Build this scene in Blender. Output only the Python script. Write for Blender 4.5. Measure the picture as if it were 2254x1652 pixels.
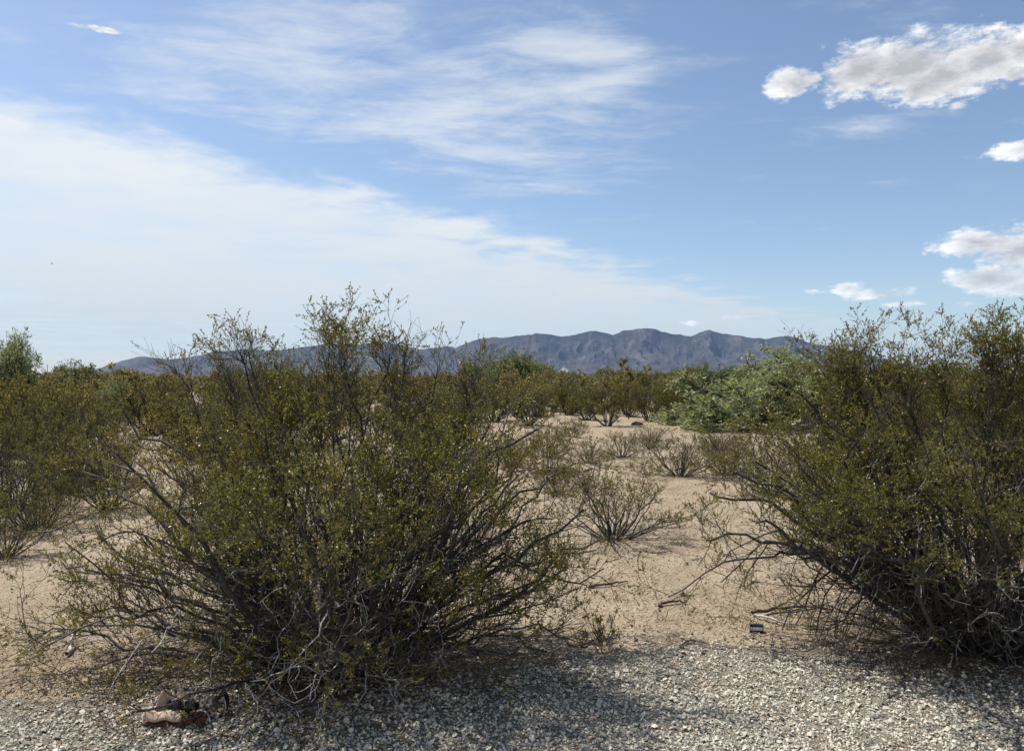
import bpy, math, random
import numpy as np
from mathutils import Vector

rad = math.radians
SC = bpy.context.scene
COL = SC.collection
for o in list(bpy.data.objects):
    bpy.data.objects.remove(o)

# ------------------------------------------------------------------ camera
EYE = 1.6
FPX, HZ = 1628.0, 830.0            # focal length and horizon row in a 2254 x 1652 view of the photograph
cam_d = bpy.data.cameras.new('camera')
cam_d.sensor_width = 36.0
cam_d.lens = 26.0
cam_d.clip_start = 0.05
cam_d.clip_end = 60000
cam = bpy.data.objects.new('camera', cam_d)
COL.objects.link(cam)
cam.location = (0, 0, EYE)
cam.rotation_euler = (rad(90.14), 0, 0)
SC.camera = cam

# ------------------------------------------------------------------ exposure
SC.view_settings.view_transform = 'Standard'
SC.view_settings.look = 'None'
SC.view_settings.exposure = 0.34
SC.view_settings.gamma = 1.0
SC.view_settings.use_curve_mapping = False
SC.cycles.use_denoising = True
SC.cycles.denoiser = 'OPENIMAGEDENOISE'
SC.cycles.denoising_input_passes = 'RGB_ALBEDO_NORMAL'
SC.cycles.max_bounces = 8
SC.cycles.diffuse_bounces = 3
SC.cycles.glossy_bounces = 2
SC.cycles.transmission_bounces = 4
SC.cycles.volume_bounces = 1
SC.cycles.transparent_max_bounces = 8
SC.cycles.sample_clamp_indirect = 6.0

# ------------------------------------------------------------------ sun
SUN_EL = rad(58)
SUN_V = Vector((-0.83, 0.56, 0)).normalized()           # horizontal direction towards the sun
sun_to = Vector((SUN_V.x * math.cos(SUN_EL), SUN_V.y * math.cos(SUN_EL), math.sin(SUN_EL)))
sun_d = bpy.data.lights.new('sun', 'SUN')
sun_d.energy = 5.0
sun_d.angle = rad(0.53)
sun_d.color = (1.0, 0.945, 0.86)
sun = bpy.data.objects.new('sun', sun_d)
COL.objects.link(sun)
sun.rotation_euler = (-sun_to).to_track_quat('-Z', 'Y').to_euler()
sun.location = (-20, 14, 30)


# ------------------------------------------------------------------ node helper
class NT:
    def __init__(self, tree):
        self.t = tree

    def n(self, typ, **kw):
        nd = self.t.nodes.new(typ)
        for k, v in kw.items():
            setattr(nd, k, v)
        return nd

    def put(self, sock, v):
        if v is None:
            return
        if isinstance(v, bpy.types.NodeSocket):
            self.t.links.new(v, sock)
        else:
            try:
                sock.default_value = v
            except (TypeError, ValueError):
                sock.default_value = tuple(v)[:3] if not isinstance(v, (int, float)) else (v, v, v)

    def m(self, op, a, b=None, c=None, clamp=False):
        nd = self.n('ShaderNodeMath', operation=op, use_clamp=clamp)
        self.put(nd.inputs[0], a)
        self.put(nd.inputs[1], b)
        self.put(nd.inputs[2], c)
        return nd.outputs[0]

    def vm(self, op, a, b=None):
        nd = self.n('ShaderNodeVectorMath', operation=op)
        self.put(nd.inputs[0], a)
        self.put(nd.inputs[1], b)
        return nd.outputs['Value'] if op in ('DOT_PRODUCT', 'LENGTH') else nd.outputs[0]

    def sep(self, v):
        nd = self.n('ShaderNodeSeparateXYZ')
        self.put(nd.inputs[0], v)
        return nd.outputs

    def comb(self, x, y, z):
        nd = self.n('ShaderNodeCombineXYZ')
        self.put(nd.inputs[0], x)
        self.put(nd.inputs[1], y)
        self.put(nd.inputs[2], z)
        return nd.outputs[0]

    def noise(self, vec, scale, detail=5, rough=0.55, dist=0.0, col=False, lac=2.0):
        nd = self.n('ShaderNodeTexNoise')
        self.put(nd.inputs['Vector'], vec)
        nd.inputs['Scale'].default_value = scale
        nd.inputs['Detail'].default_value = detail
        nd.inputs['Roughness'].default_value = rough
        nd.inputs['Lacunarity'].default_value = lac
        nd.inputs['Distortion'].default_value = dist
        return nd.outputs['Color' if col else 'Fac']

    def smooth(self, v, a, b, lo=0.0, hi=1.0, kind='SMOOTHSTEP'):
        nd = self.n('ShaderNodeMapRange', interpolation_type=kind)
        self.put(nd.inputs[0], v)
        for i, x in enumerate((a, b, lo, hi)):
            self.put(nd.inputs[i + 1], x)
        return nd.outputs[0]

    def mix(self, f, a, b, blend='MIX'):
        nd = self.n('ShaderNodeMix', data_type='RGBA', blend_type=blend)
        self.put(nd.inputs['Factor'], f)
        self.put(nd.inputs[6], a if isinstance(a, bpy.types.NodeSocket) else tuple(a) + (1.0,))
        self.put(nd.inputs[7], b if isinstance(b, bpy.types.NodeSocket) else tuple(b) + (1.0,))
        return nd.outputs[2]

    def ramp(self, f, stops):
        nd = self.n('ShaderNodeValToRGB')
        self.put(nd.inputs[0], f)
        e = nd.color_ramp.elements
        while len(e) < len(stops):
            e.new(0.5)
        for el, (p, c) in zip(e, stops):
            el.position = p
            el.color = tuple(c) + (1.0,)
        return nd.outputs[0]


# ------------------------------------------------------------------ world: sky and its clouds
world = bpy.data.worlds.new('World')
SC.world = world
world.use_nodes = True
world.cycles.sampling_method = 'MANUAL'
world.cycles.sample_map_resolution = 256
wt = world.node_tree
wt.nodes.clear()
W = NT(wt)
SKY_STRENGTH = 0.107
sky = W.n('ShaderNodeTexSky', sky_type='NISHITA')
sky.sun_disc = False
sky.sun_elevation = SUN_EL
sky.sun_rotation = math.atan2(SUN_V.x, SUN_V.y)
sky.altitude = 400
sky.air_density = 1.0
sky.dust_density = 1.0
sky.ozone_density = 1.5
tc = W.n('ShaderNodeTexCoord')
D = W.vm('NORMALIZE', tc.outputs['Generated'])
dx, dy, dz = W.sep(D)
up = W.m('MAXIMUM', dz, 0.0)
den = W.m('ADD', up, 0.012)
PX, PY = W.m('DIVIDE', dx, den), W.m('DIVIDE', dy, den)      # where the line of sight meets the high cloud layer
P = W.comb(PX, PY, 0.0)
# the broad sheet of high thin cloud; its edge is a straight front across the layer
warp = W.noise(P, 0.55, 4, 0.6, col=True)
warp = W.vm('SUBTRACT', warp, (0.5, 0.5, 0.5))
Pw = W.vm('ADD', P, W.vm('MULTIPLY', warp, (0.75, 0.75, 0)))
sdist = W.m('ADD', W.m('MULTIPLY', W.m('ADD', PX, 1.70), -0.804), W.m('MULTIPLY', W.m('SUBTRACT', PY, 2.47), 0.594))
rel = W.m('DIVIDE', sdist, W.m('ADD', W.m('MULTIPLY', PY, 0.22), 0.35))
fine = W.noise(Pw, 1.5, 6, 0.58)
broad = W.noise(P, 0.35, 3, 0.5)
edge = W.m('ADD', rel, W.m('MULTIPLY', W.m('SUBTRACT', fine, 0.5), 1.5))
sheet = W.smooth(edge, -0.14, 0.36)
body = W.smooth(W.m('ADD', W.m('MULTIPLY', fine, 0.45), W.m('MULTIPLY', broad, 0.65)), 0.30, 0.66, 0.50, 1.0)
sheet = W.m('MULTIPLY', sheet, body)
# torn streaks ahead of the sheet
rot = W.n('ShaderNodeMapping')
W.put(rot.inputs['Vector'], Pw)
rot.inputs['Rotation'].default_value = (0, 0, rad(-18))
rot.inputs['Scale'].default_value = (0.9, 1.6, 1.0)
st = W.noise(rot.outputs[0], 1.9, 7, 0.66, 0.0)
st_big = W.noise(P, 0.9, 3, 0.5, 0.0)


def gauss(cx, cy, sx, sy, ang=0.0):
    ca, sa = math.cos(ang), math.sin(ang)
    ex, ey = W.m('SUBTRACT', PX, cx), W.m('SUBTRACT', PY, cy)
    a = W.m('DIVIDE', W.m('ADD', W.m('MULTIPLY', ex, ca), W.m('MULTIPLY', ey, sa)), sx)
    b = W.m('DIVIDE', W.m('ADD', W.m('MULTIPLY', ex, -sa), W.m('MULTIPLY', ey, ca)), sy)
    q = W.m('ADD', W.m('MULTIPLY', a, a), W.m('MULTIPLY', b, b))
    return W.m('EXPONENT', W.m('MULTIPLY', q, -1.0))


def pl(x, y):
    u, v = (x - 1127) / FPX, (HZ - y) / FPX
    return u / (v + 0.012), 1 / (v + 0.012)


wt_sum = None
for (x, y, sx, sy, ang, amp) in [(560, 90, 0.55, 0.22, -0.25, 0.34), (800, 190, 0.75, 0.42, -0.15, 0.42), (1010, 290, 0.6, 0.5, 0.1, 0.34),
                                 (1260, 95, 0.22, 0.12, 0.2, 0.5), (1370, 175, 0.22, 0.13, -0.6, 0.42), (1930, 270, 0.32, 0.22, -0.5, 0.36),
                                 (1180, 390, 0.6, 0.8, 0.2, 0.3), (1960, 40, 0.5, 0.12, 0.3, 0.24)]:
    cx, cy = pl(x, y)
    g = W.m('MULTIPLY', gauss(cx, cy, sx, sy, ang), amp)
    wt_sum = g if wt_sum is None else W.m('ADD', wt_sum, g)
wisp_w = W.m('ADD', W.m('ADD', W.m('MULTIPLY', wt_sum, 0.56), -0.06), W.m('MULTIPLY', st_big, 0.14))
wisp = W.smooth(W.m('ADD', W.m('MULTIPLY', st, 0.95), wisp_w), 0.55, 0.96, 0.0, 0.70)
cirrus = W.m('SUBTRACT', 1.0, W.m('MULTIPLY', W.m('SUBTRACT', 1.0, sheet), W.m('SUBTRACT', 1.0, wisp)))
cirrus = W.m('MULTIPLY', cirrus, W.smooth(dz, 0.005, 0.06))
# heaped clouds, by bearing and height in the sky
az = W.m('ARCTAN2', dx, dy)
el = W.m('ARCTAN2', dz, W.m('SQRT', W.m('ADD', W.m('MULTIPLY', dx, dx), W.m('MULTIPLY', dy, dy))))


def ang_of(x, y):
    u, v = (x - 1127) / FPX, (HZ - y) / FPX
    return math.atan(u), math.atan2(v, math.sqrt(1 + u * u))


wob = W.vm('SUBTRACT', W.noise(D, 15, 3, 0.62, col=True), (0.5, 0.5, 0.5))
wx, wy, wz = W.sep(wob)
az2 = W.m('ADD', az, W.m('MULTIPLY', wx, 0.075))
el2 = W.m('ADD', el, W.m('MULTIPLY', wz, 0.030))
az3 = W.m('ADD', az, W.m('MULTIPLY', wx, 0.02))
el3 = W.m('ADD', el, W.m('MULTIPLY', wz, 0.005))
cumul = None
for (x, y, hw, hh) in [(1745, 178, 62, 26), (1905, 152, 150, 50), (2010, 138, 160, 56), (2080, 168, 160, 40), (2180, 128, 140, 42), (2290, 100, 110, 34),
                       (2235, 165, 60, 18), (2112, 232, 24, 12), (2250, 327, 66, 14), (2170, 532, 160, 24), (2270, 545, 130, 46), (2200, 606, 150, 25),
                       (2270, 625, 110, 20), (1865, 633, 38, 13), (1950, 643, 100, 11), (1600, 700, 34, 5), (1710, 690, 22, 4), (1525, 712, 26, 4),
                       (1790, 642, 28, 5), (1985, 668, 44, 5), (2130, 668, 30, 5), (2240, 664, 20, 7), (172, 57, 40, 15), (205, 62, 34, 15), (238, 67, 40, 15)]:
    a0, e0 = ang_of(x, y)
    a1, e1 = ang_of(x + hw, y + hh)
    big = hh > 15
    qa = W.m('DIVIDE', W.m('SUBTRACT', az2 if big else az3, a0), max(abs(a1 - a0), 1e-3))
    qe = W.m('DIVIDE', W.m('SUBTRACT', el2 if big else el3, e0), max(abs(e1 - e0), 1e-3))
    q = W.m('SQRT', W.m('ADD', W.m('MULTIPLY', qa, qa), W.m('MULTIPLY', qe, qe)))
    v = W.m('MULTIPLY', W.m('SUBTRACT', 1.0, q), min(hh, 30) / 30.0 * 0.7 + 0.3)
    cumul = v if cumul is None else W.m('MAXIMUM', cumul, v)
sq = W.vm('MULTIPLY', D, (1.0, 1.0, 2.3))
puff = W.noise(sq, 24, 9, 0.68)
thick = W.m('ADD', W.m('MULTIPLY', cumul, 1.05), W.m('MULTIPLY', W.m('SUBTRACT', puff, 0.53), 2.1))
cu_a = W.smooth(thick, -0.10, 0.42)
belly = W.smooth(W.m('SUBTRACT', W.m('MULTIPLY', cumul, 1.15), W.m('MULTIPLY', W.m('SUBTRACT', puff, 0.5), 2.0)), -0.10, 1.05, 0.0, 1.0, 'LINEAR')
cu_c = W.mix(belly, (0.90, 0.90, 0.885), (0.40, 0.41, 0.435))
cu_a = W.m('MULTIPLY', cu_a, W.smooth(el, 0.02, 0.16, 0.55, 1.0))

skyc = W.mix(1.0, sky.outputs[0], (SKY_STRENGTH * 1.0, SKY_STRENGTH * 1.0, SKY_STRENGTH * 1.0), 'MULTIPLY')
low = W.smooth(dz, 0.0, 0.30)
ci_c = W.mix(low, (0.53, 0.575, 0.59), (0.72, 0.74, 0.735))
c1 = W.mix(W.m('MULTIPLY', cirrus, 0.93), skyc, ci_c)
c2 = W.mix(cu_a, c1, cu_c)
bg = W.n('ShaderNodeBackground')
W.put(bg.inputs['Color'], c2)
bg.inputs['Strength'].default_value = 1.0
wo = W.n('ShaderNodeOutputWorld')
wt.links.new(bg.outputs[0], wo.inputs['Surface'])


# ------------------------------------------------------------------ materials
def mat(name):
    m = bpy.data.materials.new(name)
    m.use_nodes = True
    t = m.node_tree
    t.nodes.clear()
    n = NT(t)
    out = n.n('ShaderNodeOutputMaterial')
    return m, n, out


def principled(n, out, color, rough=0.8, spec=0.3, metallic=0.0, normal=None):
    b = n.n('ShaderNodeBsdfPrincipled')
    n.put(b.inputs['Base Color'], color if isinstance(color, bpy.types.NodeSocket) else tuple(color) + (1.0,))
    n.put(b.inputs['Roughness'], rough)
    b.inputs['Specular IOR Level'].default_value = spec
    b.inputs['Metallic'].default_value = metallic
    if normal is not None:
        n.put(b.inputs['Normal'], normal)
    n.t.links.new(b.outputs[0], out.inputs['Surface'])
    return b


def bump(n, h, dist, strength=1.0):
    b = n.n('ShaderNodeBump')
    b.inputs['Distance'].default_value = dist
    b.inputs['Strength'].default_value = strength
    n.put(b.inputs['Height'], h)
    return b.outputs[0]


def simple(name, col, rough=0.8, spec=0.3, metallic=0.0, vary=0.25, scale=20.0):
    m, n, out = mat(name)
    c = n.n('ShaderNodeTexCoord').outputs['Object']
    f = n.noise(c, scale, 5, 0.6)
    lo = tuple(x * (1 - vary) for x in col)
    hi = tuple(min(1, x * (1 + vary)) for x in col)
    principled(n, out, n.mix(n.smooth(f, 0.3, 0.7), lo, hi), rough, spec, metallic)
    return m


def leaf_mat(name, c_a, c_b, c_c, patch=2.2, trans=0.32, rough=0.55, spec=0.3):
    """green, yellowed and brown leaves: patches over the plant and leaf by leaf"""
    m, n, out = mat(name)
    oc = n.n('ShaderNodeTexCoord').outputs['Object']
    geo = n.n('ShaderNodeNewGeometry')
    r = geo.outputs['Random Per Island']
    f = n.noise(oc, patch, 4, 0.6)
    f = n.m('ADD', n.m('MULTIPLY', f, 1.6), n.m('MULTIPLY', r, 0.5))
    c = n.ramp(n.m('SUBTRACT', f, 0.45), [(0.15, c_a), (0.50, c_b), (0.88, c_c)])
    vv = n.smooth(n.m('FRACT', n.m('MULTIPLY', r, 37.3)), 0, 1, 0.65, 1.4, 'LINEAR')
    c = n.mix(1.0, c, n.comb(vv, vv, vv), 'MULTIPLY')
    b = n.n('ShaderNodeBsdfPrincipled')
    n.put(b.inputs['Base Color'], c)
    b.inputs['Roughness'].default_value = rough
    b.inputs['Specular IOR Level'].default_value = spec
    tr = n.n('ShaderNodeBsdfTranslucent')
    n.put(tr.inputs['Color'], n.mix(1.0, c, (1.25, 1.15, 0.6), 'MULTIPLY'))
    mx = n.n('ShaderNodeMixShader')
    mx.inputs[0].default_value = trans
    n.t.links.new(b.outputs[0], mx.inputs[1])
    n.t.links.new(tr.outputs[0], mx.inputs[2])
    n.t.links.new(mx.outputs[0], out.inputs['Surface'])
    return m


def bark_mat(name, dark, light, scale=40, rough=0.7):
    m, n, out = mat(name)
    oc = n.n('ShaderNodeTexCoord').outputs['Object']
    f = n.noise(oc, scale, 4, 0.65)
    g = n.noise(oc, scale * 0.12, 3, 0.6)
    f = n.m('ADD', n.m('MULTIPLY', f, 0.55), n.m('MULTIPLY', g, 0.45))
    principled(n, out, n.mix(n.smooth(f, 0.36, 0.64), dark, light), rough, 0.35, 0, bump(n, f, 0.004))
    return m


M = {}
M['leaf'] = leaf_mat('creosote leaves', (0.082, 0.108, 0.016), (0.155, 0.150, 0.024), (0.210, 0.165, 0.036), trans=0.42, rough=0.42, spec=0.5)
M['leaf_mid'] = leaf_mat('creosote leaves in the middle distance', (0.098, 0.116, 0.034), (0.142, 0.138, 0.044), (0.190, 0.142, 0.056), trans=0.40)
M['leaf_far'] = leaf_mat('distant scrub leaves', (0.140, 0.165, 0.068), (0.190, 0.182, 0.080), (0.235, 0.175, 0.092), patch=0.9, trans=0.40)
M['leaf_tree'] = leaf_mat('mesquite leaves', (0.175, 0.215, 0.108), (0.225, 0.265, 0.140), (0.28, 0.31, 0.178), patch=1.0, trans=0.36)
M['leaf_tree_dark'] = leaf_mat('palo verde leaves', (0.095, 0.130, 0.056), (0.130, 0.165, 0.074), (0.165, 0.19, 0.092), patch=1.0, trans=0.35)
M['bark'] = bark_mat('creosote bark', (0.012, 0.011, 0.012), (0.085, 0.076, 0.074))
M['twig'] = bark_mat('creosote twigs', (0.026, 0.021, 0.013), (0.085, 0.070, 0.046), 25)
M['dead'] = bark_mat('dead bleached twigs', (0.16, 0.15, 0.145), (0.52, 0.50, 0.48), 30, 0.6)
M['deadbrown'] = bark_mat('weathered brown deadwood', (0.05, 0.032, 0.026), (0.22, 0.15, 0.11), 30)
M['seed'] = simple('woolly seed balls', (0.50, 0.48, 0.38), 0.95, 0.1)


def sand_material():
    m, n, out = mat('desert sand')
    p = n.n('ShaderNodeNewGeometry').outputs['Position']
    a = n.noise(p, 0.35, 4, 0.55)
    b = n.noise(p, 3.2, 6, 0.62)
    c = n.noise(p, 38, 5, 0.65)
    d = n.noise(p, 170, 3, 0.6)
    base = n.ramp(n.m('ADD', n.m('MULTIPLY', a, 0.55), n.m('MULTIPLY', b, 0.45)),
                  [(0.32, (0.285, 0.220, 0.148)), (0.48, (0.385, 0.312, 0.216)), (0.64, (0.470, 0.395, 0.288))])
    f = n.m('ADD', n.m('MULTIPLY', c, 0.55), n.m('MULTIPLY', d, 0.45))
    k = n.smooth(f, 0.36, 0.62, 0.62, 1.1)
    base = n.mix(1.0, base, n.comb(k, k, k), 'MULTIPLY')
    vor = n.n('ShaderNodeTexVoronoi')
    n.put(vor.inputs['Vector'], p)
    vor.inputs['Scale'].default_value = 22
    vor.inputs['Randomness'].default_value = 1.0
    clod = n.smooth(vor.outputs['Distance'], 0.05, 0.45, 1.0, 0.0)
    h = n.m('ADD', n.m('MULTIPLY', b, 2.2), n.m('ADD', n.m('MULTIPLY', c, 0.55), n.m('MULTIPLY', clod, n.m('MULTIPLY', n.smooth(b, 0.42, 0.62), 0.5))))
    principled(n, out, base, 0.95, 0.12, 0, bump(n, h, 0.045))
    return m


def stone_material(name, stops, rough=0.85):
    m, n, out = mat(name)
    geo = n.n('ShaderNodeNewGeometry')
    c = n.ramp(geo.outputs['Random Per Island'], stops)
    f = n.noise(geo.outputs['Position'], 160, 4, 0.65)
    k = n.smooth(f, 0.3, 0.7, 0.78, 1.12)
    principled(n, out, n.mix(1.0, c, n.comb(k, k, k), 'MULTIPLY'), rough, 0.25)
    return m


M['sand'] = sand_material()
M['gravel'] = stone_material('crushed gravel', [(0.0, (0.15, 0.14, 0.125)), (0.05, (0.36, 0.34, 0.285)), (0.30, (0.49, 0.46, 0.38)), (0.6, (0.58, 0.545, 0.445)),
                                                (0.86, (0.67, 0.63, 0.53)), (0.93, (0.42, 0.31, 0.23)), (1.0, (0.66, 0.63, 0.54))])
M['pebble'] = stone_material('desert pebbles and clods', [(0.0, (0.08, 0.06, 0.05)), (0.4, (0.20, 0.14, 0.095)), (0.8, (0.34, 0.25, 0.17)), (1.0, (0.40, 0.36, 0.31))])
M['litter'] = stone_material('dry leaf litter', [(0.0, (0.035, 0.024, 0.018)), (0.5, (0.10, 0.058, 0.032)), (0.85, (0.19, 0.11, 0.055)), (1.0, (0.30, 0.22, 0.14))])


def gravelbed_material():
    m, n, out = mat('gravel bed between the stones')
    p = n.n('ShaderNodeNewGeometry').outputs['Position']
    f = n.noise(p, 90, 5, 0.65)
    g = n.noise(p, 3, 4, 0.6)
    c = n.mix(n.smooth(f, 0.35, 0.65), (0.20, 0.18, 0.14), (0.43, 0.395, 0.31))
    c = n.mix(n.smooth(g, 0.45, 0.75, 0.0, 0.6), c, (0.30, 0.225, 0.155))
    principled(n, out, c, 0.95, 0.12, 0, bump(n, f, 0.03))
    return m


M['gravelbed'] = gravelbed_material()


def rock_material():
    m, n, out = mat('desert mountain rock and scrub')
    p = n.n('ShaderNodeNewGeometry').outputs['Position']
    a = n.noise(p, 0.004, 6, 0.62, 0.4)
    b = n.noise(p, 0.02, 4, 0.6)
    f = n.m('ADD', n.m('MULTIPLY', a, 0.58), n.m('MULTIPLY', b, 0.42))
    c = n.ramp(f, [(0.36, (0.024, 0.024, 0.024)), (0.46, (0.046, 0.042, 0.039)), (0.56, (0.080, 0.068, 0.059)), (0.68, (0.135, 0.110, 0.092))])
    principled(n, out, c, 0.95, 0.1, 0, bump(n, a, 10.0))
    return m


M['rock'] = rock_material()


# ------------------------------------------------------------------ mesh helpers
def ground_z(x, y):
    x, y = np.asarray(x, float), np.asarray(y, float)
    d = np.hypot(x, y)
    a = np.clip((d - 4.3) / 4.0, 0, 1)
    far = np.clip((400 - d) / 300, 0, 1)
    z = (0.030 * np.sin(x * 1.31 + 0.8 * np.sin(y * 0.7)) * np.cos(y * 0.93 + 0.5) + 0.022 * np.sin(x * 2.9 + y * 2.1 + 1.0)
         + 0.012 * np.sin(x * 6.1 - y * 5.3) * np.sin(y * 4.4 + x) + 0.05 * np.sin(x * 0.35 + 1.3) * np.sin(y * 0.31))
    return z * a * far


def build(name, parts, mats, parent=None, smooth=True, link=True):
    """parts: list of (verts Nx3, faces Mxk, material index) joined as ONE mesh"""
    me = bpy.data.meshes.new(name)
    V = [np.asarray(p[0], np.float32).reshape(-1, 3) for p in parts]
    off, loops, starts, tots, mi, ls = 0, [], [], [], [], 0
    for v, p in zip(V, parts):
        f = np.asarray(p[1], np.int64)
        k = f.shape[1]
        loops.append((f + off).ravel())
        starts.append(np.arange(len(f)) * k + ls)
        tots.append(np.full(len(f), k))
        mi.append(np.full(len(f), p[2]))
        ls += f.size
        off += len(v)
    V = np.concatenate(V)
    loops, starts, tots, mi = (np.concatenate(q).astype(np.int32) for q in (loops, starts, tots, mi))
    me.vertices.add(len(V))
    me.vertices.foreach_set('co', V.ravel())
    me.loops.add(len(loops))
    me.loops.foreach_set('vertex_index', loops)
    me.polygons.add(len(starts))
    me.polygons.foreach_set('loop_start', starts)
    me.polygons.foreach_set('loop_total', tots)
    me.polygons.foreach_set('material_index', mi)
    me.polygons.foreach_set('use_smooth', np.full(len(starts), bool(smooth)))
    for m in mats:
        me.materials.append(m)
    me.update(calc_edges=True)
    o = bpy.data.objects.new(name, me)
    if link:
        COL.objects.link(o)
    if parent is not None:
        o.parent = parent
    return o


def tag(o, label=None, cat=None, group=None, kind=None):
    for k, v in (('label', label), ('category', cat), ('group', group), ('kind', kind)):
        if v:
            o[k] = v
    return o


def empty(name, loc=(0, 0, 0), rz=0.0):
    e = bpy.data.objects.new(name, None)
    COL.objects.link(e)
    e.location = loc
    e.rotation_euler = (0, 0, rz)
    e.empty_display_size = 0.2
    return e


def copy_tree(src, loc, rz, scale, label, cat, group):
    e = empty(src.name.split('.')[0], loc, rz)
    e.scale = scale
    for ch in src.children:
        c = ch.copy()
        COL.objects.link(c)
        c.parent = e
    return tag(e, label, cat, group)


def norm(v):
    return v / np.maximum(np.linalg.norm(v, axis=-1, keepdims=True), 1e-9)


def tubes(Pt, R, S):
    """Pt (N,K,3) polylines, R (N,K) radii -> verts, quads"""
    N, K, _ = Pt.shape
    T = np.empty_like(Pt)
    T[:, 1:-1] = Pt[:, 2:] - Pt[:, :-2]
    T[:, 0] = Pt[:, 1] - Pt[:, 0]
    T[:, -1] = Pt[:, -1] - Pt[:, -2]
    T = norm(T)
    ref = np.array([0.31, 0.83, 0.17])
    A = norm(np.cross(T, ref))
    B = np.cross(T, A)
    th = np.arange(S) * 2 * np.pi / S
    ring = A[:, :, None, :] * np.cos(th)[None, None, :, None] + B[:, :, None, :] * np.sin(th)[None, None, :, None]
    V = Pt[:, :, None, :] + ring * R[:, :, None, None]
    base = (np.arange(N) * K * S)[:, None, None] + (np.arange(K - 1) * S)[None, :, None]
    s = np.arange(S)[None, None, :]
    s2 = (s + 1) % S
    F = np.stack([base + s, base + s2, base + S + s2, base + S + s], -1)
    return V.reshape(-1, 3), F.reshape(-1, 4)


def grow(rng, start, d, L, K, wig, upv=0.0):
    """polylines that wander: start (N,3), direction, length"""
    N = len(start)
    Pt = np.empty((N, K, 3))
    Pt[:, 0] = start
    d = norm(d)
    upv = np.broadcast_to(np.asarray(upv, float), (N,))
    for k in range(1, K):
        d = d + rng.normal(0, wig, (N, 3))
        d[:, 2] += upv
        d = norm(d)
        Pt[:, k] = Pt[:, k - 1] + d * (L / (K - 1))[:, None]
    return Pt


def sample(Pt, idx, t):
    K = Pt.shape[1]
    f = np.clip(t, 0, 0.9999) * (K - 1)
    i = f.astype(int)
    w = (f - i)[:, None]
    a, b = Pt[idx, i], Pt[idx, i + 1]
    return a * (1 - w) + b * w, norm(b - a)


def leaf_quads(rng, p, axis, ln, wd):
    N = len(p)
    axis = norm(axis)
    s = norm(np.cross(axis, rng.normal(size=(N, 3))))
    l, w = ln[:, None], wd[:, None]
    v = np.stack([p, p + axis * l * 0.45 + s * w * 0.5, p + axis * l, p + axis * l * 0.45 - s * w * 0.5], 1)
    return v.reshape(-1, 3), np.arange(4 * N).reshape(N, 4)


OCT_V = np.array([(1, 0, 0), (-1, 0, 0), (0, 1, 0), (0, -1, 0), (0, 0, 1), (0, 0, -1)], float)
OCT_F = np.array([(0, 2, 4), (2, 1, 4), (1, 3, 4), (3, 0, 4), (2, 0, 5), (1, 2, 5), (3, 1, 5), (0, 3, 5)])


def balls(p, r):
    N = len(p)
    v = p[:, None, :] + OCT_V[None] * np.asarray(r)[:, None, None]
    f = OCT_F[None] + (np.arange(N) * 6)[:, None, None]
    return v.reshape(-1, 3), f.reshape(-1, 3)


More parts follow.
